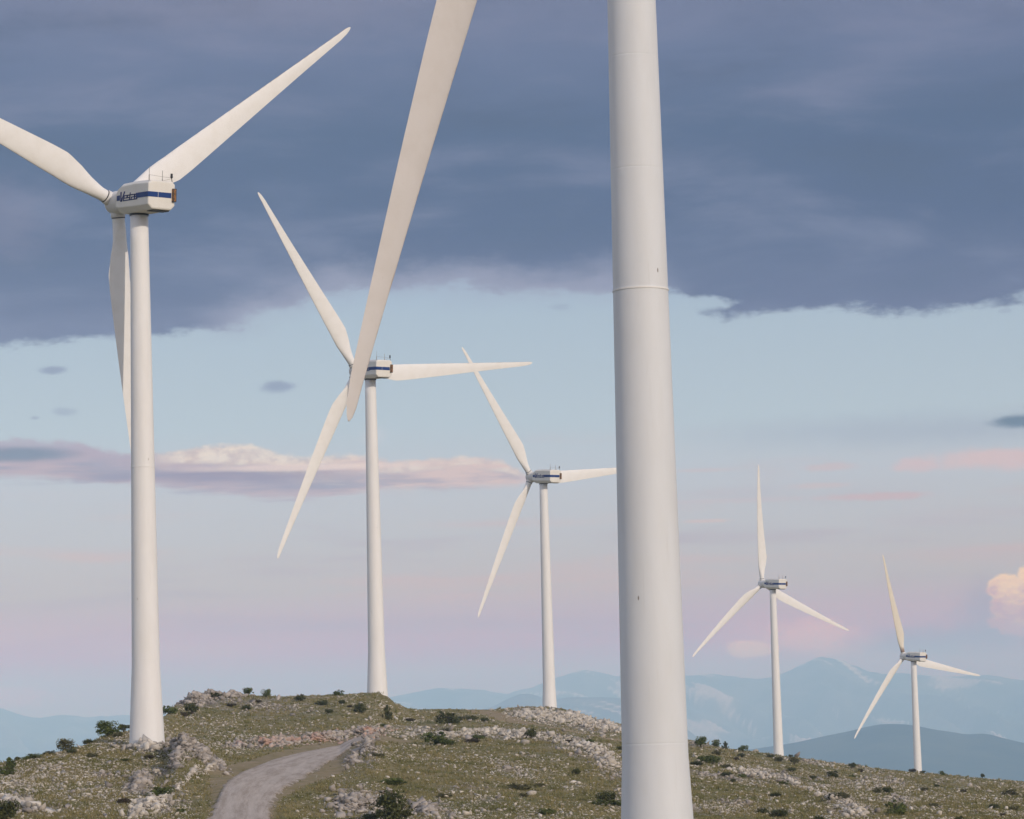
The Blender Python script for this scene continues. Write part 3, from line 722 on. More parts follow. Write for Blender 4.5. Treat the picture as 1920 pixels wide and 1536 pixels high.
# ------------------------------------------------------------------ shrubs
def shrub_mesh(kind, seed, nleaf=900):
    r = np.random.default_rng(seed)
    lob = []
    for _ in range(9 if kind != 'cone' else 7):
        if kind == 'spread': c = (r.uniform(-.36, .36), r.uniform(-.3, .3), r.uniform(.12, .55)); s = (r.uniform(.17, .28),) * 3
        elif kind == 'cone': z = r.uniform(.1, .85); c = (r.normal(0, .16 * (1.1 - z)), r.normal(0, .16 * (1.1 - z)), z); s = (.34 * (1.1 - z),) * 2 + (.22,)
        elif kind == 'hump': c = (r.uniform(-.28, .28), r.uniform(-.28, .28), r.uniform(.15, .5)); s = (.28, .28, .32)
        else: c = (r.uniform(-.3, .3), r.uniform(-.3, .3), r.uniform(.25, .72)); s = (r.uniform(.22, .34),) * 3
        lob.append((c, s))
    V, Fa = [], []
    for _ in range(10):                                   # small loose sprays breaking the outline
        a_ = r.uniform(0, 6.28); el_ = r.uniform(.1, 1.3) if kind != 'hump' else r.uniform(.1, .8); q_ = r.uniform(.36, .52)
        lob.append(((math.cos(a_) * math.cos(el_) * q_, math.sin(a_) * math.cos(el_) * q_, .15 + math.sin(el_) * q_ * 1.45), (.07, .07, .09)))
    pr = np.array([1.0] * (len(lob) - 10) + [.25] * 10); pr /= pr.sum()
    for i in range(nleaf):
        c, s = lob[r.choice(len(lob), p=pr)]
        d = r.normal(size=3); d /= np.linalg.norm(d); rad = r.uniform(.25, 1.1) ** .5
        p = np.array(c) + d * np.array(s) * rad
        if p[2] < 0: p[2] = abs(p[2]) * .3
        nrm = d + r.normal(0, .7, 3); nrm /= np.linalg.norm(nrm)
        t1 = np.cross(nrm, r.normal(size=3)); t1 /= np.linalg.norm(t1); t2 = np.cross(nrm, t1)
        L = r.uniform(.022, .062)
        b0 = len(V); V += [p - t1 * L, p - t2 * L * .6, p + t1 * L * 1.2, p + t2 * L * .6]; Fa.append((b0, b0 + 1, b0 + 2, b0 + 3))
    return mesh('foliage', np.array(V), np.array(Fa))
def twig_mesh(seed, kind):
    r = random.Random(seed); mb = MB()
    for _ in range(9):
        a = r.uniform(0, 6.28); e = (r.uniform(.1, .42) * math.cos(a), r.uniform(.1, .42) * math.sin(a), r.uniform(.35, .95 if kind != 'hump' else .6))
        mid = (e[0] * .4, e[1] * .4, e[2] * .55)
        mb.tube((r.uniform(-.03, .03), r.uniform(-.03, .03), -.05), mid, .016, .011, 5); mb.tube(mid, e, .011, .004, 5)
    return mb.mesh('branches')
SH = {}
for k in ('round', 'spread', 'hump', 'cone'):
    for j in range(3): SH[k, j] = [shrub_mesh(k, 40 + j * 7 + len(k), 1700 if k != 'cone' else 1300), twig_mesh(j + 3, k)]
shrub_cache = {}
def shrub(x, y, w, h, kind, tone, label, i):
    D, p_ = ground_at(x, y); s = D / F
    e = bpy.data.objects.new('shrub', None); COL.objects.link(e); e.location = p_; e.empty_display_size = .3
    j = i % 3; key = (kind, j, tone)
    if key not in shrub_cache:
        me = SH[kind, j][0].copy(); me.materials.clear(); me.materials.append(M_LEAF[tone])
        tw = SH[kind, j][1]
        if not tw.materials: tw.materials.append(M_WOOD)
        shrub_cache[key] = (obj('foliage', me, None, e), obj('branches', tw, None, e))
    else:
        for src in shrub_cache[key]:
            c = src.copy(); COL.objects.link(c); c.parent = e
    W_, H_ = w * s * 1.02, h * s * 1.08
    e.scale = (W_, W_, H_); e.rotation_euler.z = (i * 2.399) % 6.283
    tag(e, label, 'shrub', 'shrubs on the hillside')
SHRUBS = [
 (30,1455,44,30,'cone','green','feathery green bush at the left edge of the photo'),
 (24,1550,56,46,'round','dark','large dark bush cut by the lower left corner'),
 (133,1407,32,22,'round','olive','olive bush on the left skyline, left of two dark ones'),
 (144,1413,18,10,'hump','dark','low black-green bush just below the olive skyline bush'),
 (105,1414,24,8,'spread','dark','flat dark bush on the left skyline'),
 (70,1424,34,12,'spread','green','wide low green bush low on the left skyline'),
 (46,1427,12,8,'round','dark','tiny bush at the low left end of the skyline'),
 (174,1395,19,13,'hump','dark','compact dark bush on the skyline between two green bushes'),
 (212,1380,46,28,'round','green','biggest leafy green bush on the skyline left of the tower'),
 (239,1369,24,14,'round','dark','dark bush touching the left side of the tower'),
 (229,1383,19,14,'hump','olive','olive clump below the biggest left skyline bush'),
 (183,1420,24,10,'hump','olive','faded olive clump in the left meadow below the skyline'),
 (323,1339,30,19,'spread','green','bright green bush just right of the tower foot on the hill edge'),
 (365,1342,28,22,'round','dark','dark round bush in front of the hilltop outcrop'),
 (350,1344,18,10,'hump','brown','brownish low clump left of the outcrop bush'),
 (406,1308,28,10,'spread','dark','flat dark bush leaning along the top of the outcrop'),
 (469,1305,22,15,'round','green','left one of two neat bushes on the hilltop skyline'),
 (502,1308,17,15,'round','green','right one of two neat bushes on the hilltop skyline'),
 (565,1316,21,15,'spread','dark','scraggy dark bush on the hilltop right of the neat pair'),
 (637,1305,23,11,'spread','green','skyline bush left of the second tower'),
 (465,1331,18,11,'hump','dark','small dark bush below the left neat skyline bush'),
 (436,1326,23,7,'hump','brown','flat brown clump on the hilltop slope'),
 (486,1318,18,7,'hump','brown','small brown clump under the neat pair'),
 (606,1323,24,11,'hump','dark','low dark bush left of the second tower on the slope'),
 (619,1338,15,10,'hump','dark','small bush beneath the low dark one near the second tower'),
 (288,1423,18,11,'hump','brown','brown-green tuft among the stones below the tower foot'),
 (304,1496,48,21,'spread','green','sprawling green bush on the bank left of the road'),
 (242,1508,25,14,'hump','brown','brown mounded bush in the lower left meadow'),
 (243,1428,22,6,'hump','green','flat green cushion below the tower foot'),
 (345,1525,22,9,'spread','green','low green plant at the left verge of the road'),
 (643,1321,13,10,'hump','dark','tiny dark bush nearest the second tower foot'),
 (657,1327,12,6,'hump','brown','tiny brown clump below the second tower foot'),
 (677,1338,24,18,'round','dark','rounded dark bush below the second tower'),
 (728,1350,21,26,'cone','dark','upright dark juniper right of the second tower'),
 (840,1357,42,25,'spread','dark','wide dark bush on the far plateau'),
 (884,1350,27,11,'hump','dark','low dark bush right of the wide plateau bush'),
 (909,1354,15,10,'hump','dark','small dark bush beside the pale track'),
 (867,1351,20,10,'hump','olive','olive clump between the plateau bushes'),
 (822,1397,58,28,'spread','green','bright green sprawling bush in the centre of the slope'),
 (845,1398,24,12,'hump','green','small green clump at the right foot of the bright bush'),
 (898,1386,28,11,'hump','green','green clump right of the bright sprawling bush'),
 (885,1393,32,9,'hump','brown','flat brown clump in front of the rock ledge'),
 (996,1388,25,21,'round','dark','round dark bush standing in the rock ledge'),
 (771,1353,18,8,'hump','brown','brown tuft right of the juniper'),
 (838,1371,22,7,'hump','olive','low olive clump under the wide plateau bush'),
 (1106,1393,17,8,'hump','green','small green clump left of the nearest tower, upper'),
 (1067,1392,14,7,'hump','brown','small brown clump right of the ledge bush'),
 (1160,1406,14,8,'hump','dark','dark clump touching the nearest tower on its left'),
 (1080,1453,17,13,'hump','dark','small dark bush in the stones left of the nearest tower'),
 (736,1473,52,18,'hump','green','low green mound in the middle meadow above the big bush'),
 (743,1545,72,62,'round','dark','largest bush at the lower edge, right of the road'),
 (697,1540,30,16,'hump','dark','dark bush attached to the left of the largest lower bush'),
 (972,1481,44,13,'spread','olive','wide flat olive plant in the open meadow'),
 (835,1496,28,10,'hump','olive','low olive mound right of the big lower bush'),
 (1136,1506,34,27,'hump','dark','dark dome shaped bush left of the nearest tower'),
 (1140,1511,62,13,'spread','green','green skirt of branches around the dark dome bush'),
 (1025,1527,35,14,'hump','green','green cushion near the lower edge, centre'),
 (710,1421,25,9,'hump','olive','olive clump on the mound right of the far road bend'),
 (1012,1476,22,9,'hump','olive','small olive tuft right of the flat meadow plant'),
 (981,1495,18,9,'hump','olive','olive tuft beside the wide pale boulder'),
 (716,1363,20,6,'hump','green','flat green clump below the upright juniper'),
 (1312,1404,22,21,'round','green','tall leafy bush on the skyline right beside the nearest tower'),
 (1340,1401,20,15,'spread','green','spiky green bush, second on the right skyline'),
 (1357,1406,16,14,'cone','dark','pointed dark bush, third on the right skyline'),
 (1390,1411,21,12,'round','green','fourth bush on the right skyline, low and green'),
 (1342,1417,18,13,'hump','olive','olive bush below the right skyline bushes'),
 (1327,1433,44,19,'hump','green','big green mound on the right slope beside the nearest tower'),
 (1304,1436,24,12,'hump','dark','dark clump touching the right side of the nearest tower'),
 (1357,1441,26,9,'hump','olive','pale olive clump right of the big green mound'),
 (1387,1421,15,10,'hump','dark','small dark bush below the fourth skyline bush'),
 (1377,1427,12,10,'hump','brown','tiny brown bush next to the small dark one'),
 (1440,1421,22,7,'spread','dark','flat dark bush left of the fourth tower'),
 (1456,1429,17,12,'hump','olive','olive bush below the fourth tower foot'),
 (1485,1435,19,15,'round','olive','pale green bush right of the fourth tower foot'),
 (1478,1417,9,6,'hump','dark','speck of dark bush at the foot of the fourth tower'),
 (1480,1448,15,10,'hump','dark','dark bush under the pale green one right of the fourth tower'),
 (1358,1456,22,10,'hump','dark','dark bush in the rocks right of the nearest tower'),
 (1388,1458,18,8,'hump','green','green tuft on the pale rocks right of the nearest tower'),
 (1371,1468,11,10,'hump','dark','tiny dark bush below the rocks right of the nearest tower'),
 (1466,1471,22,8,'spread','green','green plant on the diagonal rocks'),
 (1557,1459,27,14,'spread','dark','dark spreading bush in the middle of the right slope'),
 (1592,1442,15,11,'round','dark','dark round bush near the right skyline between two towers'),
 (1607,1448,11,8,'hump','brown','small brown bush right of the dark one between two towers'),
 (1590,1458,11,6,'hump','green','small green tuft below the dark bush between two towers'),
 (1519,1461,13,7,'hump','dark','small dark tuft left of the spreading bush'),
 (1657,1487,18,16,'hump','dark','very dark dome bush on the right slope'),
 (1638,1488,18,14,'hump','olive','olive bush paired with the very dark dome'),
 (1567,1501,40,19,'hump','olive','broad olive bush low on the right slope'),
 (1450,1494,22,10,'hump','dark','flat dark bush on the lower right slope'),
 (1425,1526,24,12,'hump','dark','left one of two dark bushes at the lower edge on the right'),
 (1456,1534,37,19,'hump','dark','right one of two dark bushes at the lower edge on the right'),
 (1672,1529,42,30,'spread','green','largest green bush at the lower right'),
 (1530,1540,20,12,'hump','dark','dark bush cut by the lower edge right of the pair'),
 (1702,1447,14,8,'hump','brown','brown bush left of the last tower foot'),
 (1720,1449,12,6,'hump','dark','dark speck of bush at the foot of the last tower'),
 (1757,1454,12,9,'spread','green','green bush on the skyline right of the last tower'),
 (1830,1460,10,9,'round','dark','lone dark bush on the far right skyline'),
 (1880,1492,27,14,'spread','olive','olive bush near the right edge'),
 (1913,1497,20,13,'hump','dark','dark bush cut by the right edge'),
 (1850,1517,20,11,'hump','dark','dark bush above the small bright boulder at the right'),
 (1887,1520,22,10,'spread','olive','olive bush right of the small bright boulder'),
 (1795,1486,13,7,'hump','brown','small brown bush in the open right slope'),
 (1724,1484,16,8,'hump','olive','small olive bush below the last tower'),
 (1747,1476,11,7,'hump','dark','tiny dark bush below and right of the last tower'),
 (1787,1538,16,9,'hump','dark','dark bush at the lower edge near the right corner'),
 (1740,1513,18,8,'hump','olive','olive bush between the large green bush and the right corner'),
 (1912,1473,10,7,'hump','dark','tiny dark bush on the skyline at the right edge'),
 (1865,1531,14,8,'hump','brown','small brown bush in the lower right corner')]
for i, sbs in enumerate(SHRUBS): shrub(*sbs, i)

# ------------------------------------------------------------------ wind turbines
HT = 36.4                                                 # tower height
def dia(d): return float(np.interp(d, [0, 30.4, 35.3, HT], [1.21, 1.88, 2.34, 2.5]))
prof = []
seams = [6.35, 22.8, 26.1, 29.5]
hs = sorted(set([0, .3, .6, 1.1, 2, 3, 4.5, 6, HT] + list(np.arange(7.5, 36, 1.5)) + [s + o for s in seams for o in (-.1, -.05, -.02, -.006, .006, .02, .05, .1)]))
for z in hs:
    r_ = dia(HT - z) / 2
    if any(abs(z - s) < .01 for s in seams): r_ -= .003
    prof.append((r_, z))
mb = MB(); mb.lathe(prof, 96); TOWER = mb.mesh('tower', True)
for pl in TOWER.polygons:
    if len(pl.vertices) > 4: pl.use_smooth = False
TOWER.materials.append(M_TOWER)
mb = MB(); rr = dia(HT - 19.3) / 2; mb.lathe([(rr - .01, 19.27), (rr + .018, 19.275), (rr + .018, 19.325), (rr - .01, 19.33)], 96); FLANGE = mb.mesh('flange', False); FLANGE.materials.append(M_TOWER)
mb = MB(); mb.lathe([(.5, HT - .02), (.66, HT), (.66, HT + .12), (.5, HT + .14)], 48); YAW = mb.mesh('yaw_ring'); YAW.materials.append(M_DARK)

# nacelle in its own tilted frame: +Y upwind, origin at the tower top
st_ = [(-3.0, .93, .22, 1.96, .16, .22), (-2.94, 1.03, .12, 2.06, .2, .3), (-1.2, 1.05, .06, 2.12, .2, .36), (.7, 1.05, .02, 2.08, .22, .42), (1.25, 1.0, .08, 1.9, .24, .42), (1.75, .86, .22, 1.62, .26, .36)]
V, Fc = [], []
for a_, hw, z0, z1, ct, cb in st_:
    V += [(-hw, a_, z0 + cb), (-hw, a_, z1 - ct), (-hw + ct * 1.1, a_, z1), (hw - ct * 1.1, a_, z1), (hw, a_, z1 - ct), (hw, a_, z0 + cb), (hw - cb, a_, z0), (-hw + cb, a_, z0)]
for k in range(len(st_) - 1):
    for i in range(8): Fc.append((k * 8 + i, k * 8 + (i + 1) % 8, (k + 1) * 8 + (i + 1) % 8, (k + 1) * 8 + i))
Fc += [tuple(range(8))[::-1], tuple(range(len(V) - 8, len(V)))]
NAC = mesh('nacelle', V, Fc); NAC.materials.append(M_NAC)
def face_strip(pts, z0, z1, off):                        # closed thin band along pts (x, y) with outward offset
    mb = MB()
    for (a, b2) in zip(pts[:-1], pts[1:]):
        d = Vector((b2[0] - a[0], b2[1] - a[1])).normalized(); nrm = Vector((d.y, -d.x)) * off
        vv = []
        for p_ in (a, b2):
            for z in (z0, z1): vv += [(p_[0] - nrm.x, p_[1] - nrm.y, z), (p_[0] + nrm.x, p_[1] + nrm.y, z)]
        mb.add(vv, [(0, 1, 3, 2), (4, 6, 7, 5), (0, 4, 5, 1), (2, 3, 7, 6), (0, 2, 6, 4), (1, 5, 7, 3)])
    return mb
ZS0, ZS1 = .93, 1.28
s1 = face_strip([(-.95, 1.44), (-1.0, 1.25), (-1.044, .84)], ZS0, ZS1, -.012)
s2 = face_strip([(-1.05, -1.36), (-1.044, -1.9), (-1.033, -2.94), (-.935, -3.0), (-.3, -3.0), ], ZS0, ZS1, -.012)
s3 = face_strip([(-.27, -3.0), (.72, -3.0)], ZS0, ZS1, -.012)
s4 = face_strip([(1.033, -2.94), (1.05, -1.2), (1.05, .7), (1.0, 1.25)], ZS0, ZS1, .012)
STRIPES = [s_.mesh('blue_stripe') for s_ in (s1, s2, s3, s4)]
for s_ in STRIPES: s_.materials.append(M_BLUE)
# lettering on the camera side
def stroke(mb, pts, th, x0, sc, zb, sh):
    for (a, b2) in zip(pts[:-1], pts[1:]):
        a, b2 = Vector(a), Vector(b2); d = (b2 - a).normalized(); n_ = Vector((-d.y, d.x)) * th / 2; e = d * th * .35
        quad = [a - e + n_, a - e - n_, b2 + e - n_, b2 + e + n_]
        vv = []
        for xo in (-1.05 - .004, -1.05 - .016):
            for q_ in quad:
                tx = (q_.x * .95 + q_.y * sh + x0) * sc[0]; vv.append((xo, .82 - tx, zb + q_.y * sc[1]))
        mb.add(vv, [(0, 1, 2, 3), (4, 7, 6, 5), (0, 4, 5, 1), (1, 5, 6, 2), (2, 6, 7, 3), (3, 7, 4, 0)])
LET = {'V': [[(.04, 1.0), (.14, .06), (.24, .06), (.52, 1.0)]],
       'e': [[(.1, .32), (.55, .32), (.58, .58), (.12, .58), (.06, .06), (.52, .06)]],
       's': [[(.58, .58), (.14, .58), (.12, .34), (.52, .32), (.5, .06), (.04, .06)]],
       't': [[(.16, .8), (.16, .06), (.42, .06)], [(.02, .58), (.5, .58)]],
       'a': [[(.1, .58), (.56, .58), (.52, .06), (.08, .06), (.08, .32), (.52, .32)]]}
mb = MB(); x0 = .0
for ch, adv in zip('Vestas', (.40, .36, .35, .27, .35, .34)):
    for pl_ in LET[ch]: stroke(mb, pl_, .12 if ch != 'V' else .17, x0, (1.05, .62), .84, .1)
    x0 += adv
stroke(mb, [(.0, .04), (.03, .04)], .08, x0 - .01, (1.05, .56), .86, .12)
LETTER = mb.mesh('lettering'); LETTER.materials.append(M_INK)
mb = MB(); mb.box((.9, -3.07, 1.13), (.13, .1, .45)); VENTF = mb.mesh('rear_vent'); VENTF.materials.append(M_DARK)
mb = MB(); mb.box((.9, -3.175, 1.13), (.085, .008, .4)); mb.box((.765, -3.08, 1.13), (.008, .07, .4)); VENTG = mb.mesh('grille'); VENTG.materials.append(M_RUST)
mb = MB(); mb.box((.1, -2.35, .085), (.62, .42, .05)); HATCH = mb.mesh('underside_hatch'); HATCH.materials.append(M_DARK)
mb = MB(); mb.tube((-.86, -2.75, 2.03), (-.86, -2.75, 3.0), .03, .012, 6); mb.tube((-.86, -2.75, 2.03), (-.86, -2.75, 2.42), .04, .04, 6); MAST1 = mb.mesh('antenna'); MAST1.materials.append(M_STEEL)
mb = MB(); mb.tube((.18, -2.7, 2.03), (.18, -2.7, 2.78), .026, .02, 6); mb.tube((.18, -2.7, 2.03), (.18, -2.7, 2.2), .04, .04, 6); MAST2 = mb.mesh('antenna'); MAST2.materials.append(M_STEEL)
mb = MB(); mb.tube((.92, -2.75, 2.02), (.86, -2.75, 2.3), .022, .022, 6); mb.tube((.86, -2.75, 2.3), (.86, -2.75, 2.42), .05, .11, 10); mb.tube((.86, -2.75, 2.44), (.86, -2.75, 2.62), .08, .08, 10); SENS = mb.mesh('wind_sensor'); SENS.materials.append(M_DARK)
mb = MB()
for a, b2 in (((-.86, -2.75, 2.42), (.18, -2.7, 2.36)), ((.18, -2.7, 2.36), (.86, -2.75, 2.34)), ((.18, -2.7, 2.08), (.86, -2.75, 2.28))): mb.tube(a, b2, .011, .011, 5)
WIRE = mb.mesh('cable'); WIRE.materials.append(M_STEEL)
# hub, axis along +Y
mb = MB(); mb.lathe([(.62, -1.3), (.74, -1.25), (.8, -.9), (.82, -.2), (.8, .2), (.72, .5), (.56, .72), (.32, .86), (.08, .9)], 40); HUBM = mb.mesh('hub', True); HUBM.materials.append(M_HUB)
HUBM.transform(Matrix.Rotation(-math.pi / 2, 4, 'X'))
# blade: x span, y leading edge, z downwind
NS_, RAD = 44, 23.45
def blade_mesh(mname, pre, material):
    V, wear, root = [], [], []
    rs = np.concatenate([np.linspace(.75, 6, 16), np.linspace(6, 22.8, 30)[1:], [23.0, 23.15, 23.3, 23.4, RAD]])
    for r_ in rs:
        c = float(np.interp(r_, [.7, 1.5, 2.6, 3.6, 4.8, 6.2, 9, 12, 17.6, 22.4, 23.0, 23.3, 23.45], [.86, .88, 1.2, 1.62, 1.9, 1.86, 1.62, 1.36, .86, .46, .36, .22, .05]))
        t = float(np.interp(r_, [.7, 1.5, 3.0, 4.8, 9, 16, 23.45], [1.0, .98, .55, .32, .22, .17, .14]))
        ax = float(np.interp(r_, [.7, 1.5, 3.5, 5], [.5, .5, .38, .3]))
        if r_ > 22.4: ax = .3 + (r_ - 22.4) * .15
        tw = math.radians(float(np.interp(r_, [0, 3, 6, 12, 18, 23.45], [17, 15, 10.5, 5, 2, 0])))
        bl = float(np.clip((r_ - 1.3) / 2.6, 0, 1)); bl = bl * bl * (3 - 2 * bl)
        for k in range(NS_):
            th = 2 * math.pi * k / NS_
            xf = .5 - .5 * math.cos(th)                   # 0 = leading edge
            cyz = .5 * math.sin(th)                       # circle
            foil = (1 if th < math.pi else -1) * 5 * (.2969 * math.sqrt(max(xf, 0)) - .126 * xf - .3516 * xf ** 2 + .2843 * xf ** 3 - .1015 * xf ** 4) * .5 * 2
            z_ = (cyz * t * (1 - bl) + foil * t * .5 * 2 * .5 * bl) * c
            z_ += bl * .02 * c * math.sin(math.pi * xf)
            y_ = (ax - xf) * c
            yy, zz = y_ * math.cos(tw) + z_ * math.sin(tw), -y_ * math.sin(tw) + z_ * math.cos(tw)
            V.append((r_, yy, zz + pre * (r_ / RAD) ** 2))
            wear.append(max(0, 1 - xf / .14) * (.45 + .55 * (r_ / RAD)) * bl * (1 if r_ < 23 else 1.3)); root.append(max(0, 1 - (r_ - .7) / 3.0))
    n = len(rs); f = [(k * NS_ + i, k * NS_ + (i + 1) % NS_, (k + 1) * NS_ + (i + 1) % NS_, (k + 1) * NS_ + i) for k in range(n - 1) for i in range(NS_)]
    f += [tuple(range(NS_))[::-1], tuple(range((n - 1) * NS_, n * NS_))]
    me = mesh(mname, V, f, True); me.materials.append(material)
    for nm, dat in (('wear', wear), ('root', root)):
        a_ = me.attributes.new(nm, 'FLOAT', 'POINT'); a_.data.foreach_set('value', np.array(dat, dtype=np.float32))
    return me
mb = MB(); mb.lathe([(.44, .55), (.5, .6), (.5, .95), (.46, 1.0)], 32); COLLAR = mb.mesh('blade_collar', True); COLLAR.transform(Matrix.Rotation(math.pi / 2, 4, 'Y')); COLLAR.materials.append(M_HUB)
mb = MB(); mb.lathe([(.452, .99), (.465, 1.0), (.465, 1.05), (.452, 1.06)], 32); GAPR = mb.mesh('seal_ring', True); GAPR.transform(Matrix.Rotation(math.pi / 2, 4, 'Y')); GAPR.materials.append(M_DARK)
TILT = math.radians(4.5)
def turbine(topx, topy, topz, yaw, theta, pre, label, first=None, stained=False, shaded=False):
    e = bpy.data.objects.new('wind_turbine', None); COL.objects.link(e)
    e.location = (topx, topy, topz - HT); e.rotation_euler.z = math.radians(yaw)
    tag(e, label, 'wind turbine', 'wind turbines on the ridge')
    tme = TOWER
    if shaded: tme = TOWER.copy(); tme.materials.clear(); tme.materials.append(M_TOWER_SHADED)
    tw = obj('tower', tme, None, e); obj('flange', FLANGE, None, tw); obj('yaw_ring', YAW, None, tw)
    nc = obj('nacelle', NAC, None, e); nc.location = (0, 0, HT + .1); nc.rotation_euler.x = TILT
    bv = nc.modifiers.new('bevel', 'BEVEL'); bv.width = .07; bv.segments = 3; bv.limit_method = 'ANGLE'; bv.angle_limit = math.radians(18)
    for nm, me in (*(('blue_stripe', s_) for s_ in STRIPES), ('lettering', LETTER), ('rear_vent', VENTF), ('vent_grille', VENTG), ('underside_hatch', HATCH), ('antenna', MAST1), ('antenna', MAST2), ('wind_sensor', SENS), ('sensor_cable', WIRE)):
        obj(nm, me, None, nc)
    hb = obj('hub', HUBM, None, e); hb.location = (0, 3.0, HT + 1.35); hb.rotation_euler.x = TILT
    n3 = Vector((0, math.cos(TILT), math.sin(TILT))); u = Vector((1, 0, 0)); v = u.cross(n3)
    if v.z < 0: v = -v
    key = 'blade'
    me = blade_mesh('blade', pre, M_BLADE_SHADED if shaded else M_BLADE)
    for k in range(3):
        th = math.radians(theta + 120 * k)
        s = u * math.cos(th) + v * math.sin(th); le = -u * math.sin(th) + v * math.cos(th)
        mw = Matrix(((s.x, le.x, -n3.x, 0), (s.y, le.y, -n3.y, 3.0), (s.z, le.z, -n3.z, HT + 1.35), (0, 0, 0, 1)))
        mm = me
        if stained and k == 1: mm = me.copy(); mm.materials.clear(); mm.materials.append(M_BLADE_STAIN)
        bo = obj('blade', mm, None, e); bo.matrix_local = mw
        if stained and k == 1: bo['label'] = 'upright blade with brown stains at its root'
        obj('blade_collar', COLLAR, None, bo); obj('seal_ring', GAPR, None, bo)
    return e
turbine(3.787, 91.11, 30.03, 39.3, -108.92 - 240, .8, 'nearest wind turbine, its thick tower and one hanging blade crossing the photo from top edge', shaded=True)  # its cloud shade is carried by greyer tower and blade colours
turbine(-24.89, 214.12, 36.42, 36.5, 37.2, .15, 'large wind turbine at the left, its white tower standing beside the bend of the road')
turbine(-15.77, 356.13, 41.25, 33.2, 4.72, .54, 'wind turbine behind the hanging blade tip, standing on the bushy hilltop')
turbine(4.45, 482.72, 39.36, 36.84, 5.7, .24, 'mid-sized wind turbine standing above the rubble embankment left of the thick tower')
turbine(49.93, 624.98, 29.08, 36.41, -22.84, 1.54, 'distant wind turbine right of the thick tower with one blade straight up')
turbine(86.41, 702.85, 16.12, 37.52, -10.82, .87, 'smallest wind turbine at the far right in front of the dark blue hill', stained=True)

# ------------------------------------------------------------------ far mountains
def mountains(name, prof_, D, depth, base, amp, seed, m, ncol=760, nrow=110, x0=-700, x1=2600, gully=1.0):
    xs = np.linspace(x0, x1, ncol); px = np.array([p[0] for p in prof_], float); py = np.array([p[1] for p in prof_], float)
    ys = np.interp(xs, px, py)
    ys = np.convolve(np.pad(ys, 4, 'edge'), np.ones(9) / 9, 'valid')
    cz = np.array([zat(x, y, D) for x, y in zip(xs, ys)])
    az = np.radians((xs - 15 - 960) / DEG)
    t = np.linspace(0, 1, nrow)
    T, Az = np.meshgrid(t, az, indexing='xy')
    dist = D - depth * (.62 - T)                          # crest at t = .62
    Xm, Ym = np.sin(Az) * dist, np.cos(Az) * dist
    up = np.clip(T / .62, 0, 1); shape = np.where(T < .62, up ** 1.5 * .55 + .45 * up, 1 - ((T - .62) / .38) ** 1.3)
    Cz = np.repeat(cz[:, None], nrow, 1)
    k = Az * D
    dg = k + T * 3600 * gully                             # gullies run down to the left
    ridg = 1 - np.abs(fbm(dg / 620, T * 2.2 + k / 5000, 5, seed, .55)) * 2
    ridg2 = fbm(dg / 210, T * 5, 4, seed + 9)
    env = np.sin(np.clip(T / .62, 0, 1) * math.pi) * (T < .62)
    Zm = base + (Cz - base) * shape + amp * env * (ridg - .6) * gully + amp * .3 * env * ridg2 + np.where(T < .62, up, 1) * amp * .07 * fbm(k / 200, k * 0 + 3, 4, seed + 4)
    bare = np.clip((fbm(dg / 90, T * 14, 4, seed + 30) * 1.6 + fbm(dg / 350, T * 4, 4, seed + 20) * .9) * 1.6 - .1, 0, 1) * np.clip((k / D * 57.3 * DEG + 960 - 650) / 120, 0, 1)
    I = np.arange(ncol * nrow).reshape(ncol, nrow)
    qf = np.stack([I[:-1, :-1], I[:-1, 1:], I[1:, 1:], I[1:, :-1]], -1).reshape(-1, 4)
    me = mesh(name, np.stack([Xm, Ym, Zm], -1).reshape(-1, 3), qf, True)
    at_ = me.attributes.new('bare', 'FLOAT', 'POINT'); at_.data.foreach_set('value', bare.ravel().astype(np.float32))
    return tag(obj(name, me, m), kind='structure')
m, nt, b = mat('limestone_massif', (.3, .29, .27), .95, .1)
geo = nt.nodes.new('ShaderNodeNewGeometry'); wp = S(nt, geo.outputs['Position'])
sn = nt.nodes.new('ShaderNodeSeparateXYZ'); nt.links.new(geo.outputs['Normal'], sn.inputs[0])
ba = attr(nt, 'bare', False)
c = mixc(nt, noise(nt, wp, .002, 6, .65).step(.4, .6), (.10, .12, .08, 1), (.2, .19, .15, 1))
c = mixc(nt, (ba + (noise(nt, wp, .004, 5, .7) - .5) * .8).step(.3, 1.0) * .8, c, (.85, .64, .55, 1))
setc(nt, b, c); M_MTN = m
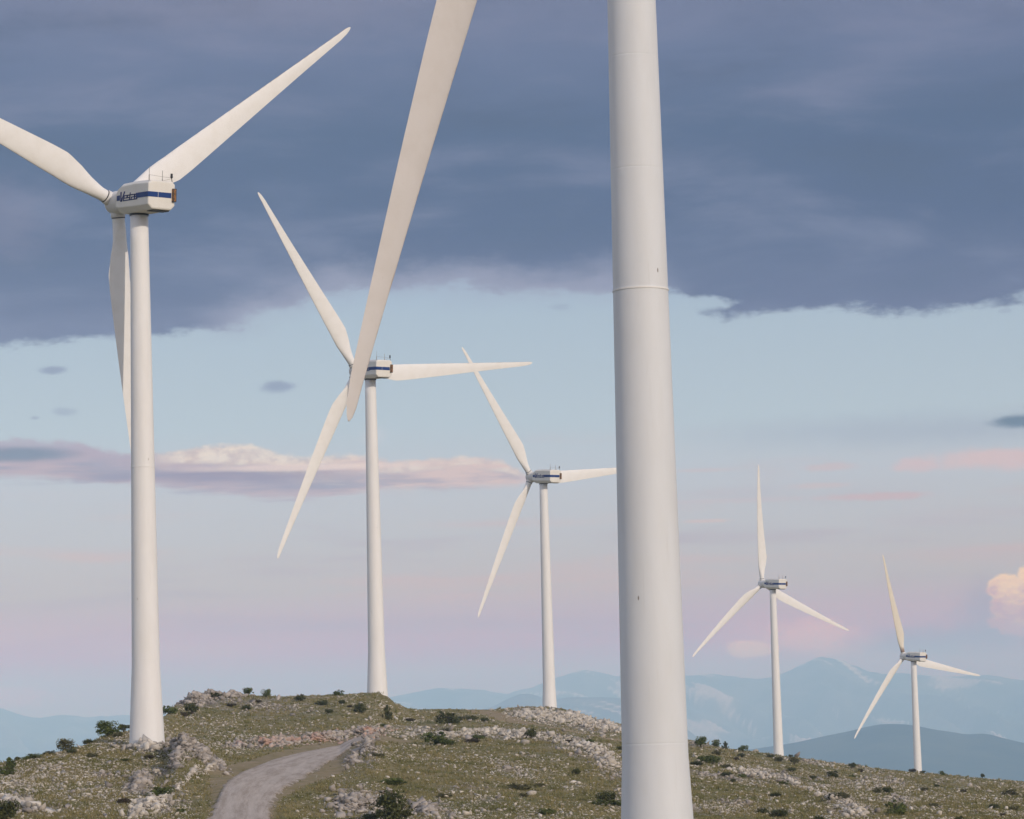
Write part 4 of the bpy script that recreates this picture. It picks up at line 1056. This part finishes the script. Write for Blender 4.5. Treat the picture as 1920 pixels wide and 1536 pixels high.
m, nt, b = mat('forested_slope', (.04, .055, .025), .95, .1)
geo = nt.nodes.new('ShaderNodeNewGeometry'); wp = S(nt, geo.outputs['Position'])
setc(nt, b, mixc(nt, noise(nt, wp, .004, 6, .65).step(.4, .65), (.03, .045, .02, 1), (.07, .08, .04, 1))); M_FOR = m
mountains('mountains', [(-700,1330),(-50,1322),(0,1327),(30,1334),(70,1342),(160,1346),(300,1340),(500,1346),(650,1340),(740,1308),(800,1293),(850,1287),(905,1294),(950,1300),(1000,1285),(1060,1266),(1115,1260),(1170,1268),(1240,1262),(1300,1268),(1360,1266),(1430,1274),(1480,1258),(1515,1240),(1550,1233),(1590,1248),(1650,1262),(1760,1266),(1850,1262),(1920,1276),(2100,1290),(2600,1310)], 20000, 7500, -340, 380, 3, M_MTN)
mountains('limestone_ridge', [(-700,1440),(600,1440),(860,1345),(925,1325),(960,1304),(990,1297),(1030,1312),(1080,1304),(1165,1307),(1230,1318),(1290,1370),(1400,1460),(2600,1480)], 14500, 4500, -340, 240, 13, M_MTN)
mountains('forested_hill', [(-700,1520),(1100,1450),(1290,1412),(1380,1408),(1480,1393),(1550,1378),(1590,1370),(1625,1360),(1660,1356),(1705,1359),(1740,1367),(1775,1371),(1805,1378),(1832,1373),(1870,1385),(1925,1398),(2100,1425),(2600,1460)], 9000, 3500, -330, 30, 23, M_FOR, gully=.5)

# ------------------------------------------------------------------ haze
mb = MB(); mb.box((0, 14000, 130), (16000, 19000, 640)); hz = mb.mesh('haze')
m = bpy.data.materials.new('haze_air'); m.use_nodes = True; nt = m.node_tree; nt.nodes.clear()
pv = nt.nodes.new('ShaderNodeVolumePrincipled'); pv.inputs['Color'].default_value = (*HZ_COL, 1); pv.inputs['Absorption Color'].default_value = (*HZ_ABS, 1)
pv.inputs['Density'].default_value = HZ_DENS; pv.inputs['Anisotropy'].default_value = -0.3
om = nt.nodes.new('ShaderNodeOutputMaterial'); nt.links.new(pv.outputs[0], om.inputs['Volume'])
haze = obj('haze', hz, m); tag(haze, kind='stuff')
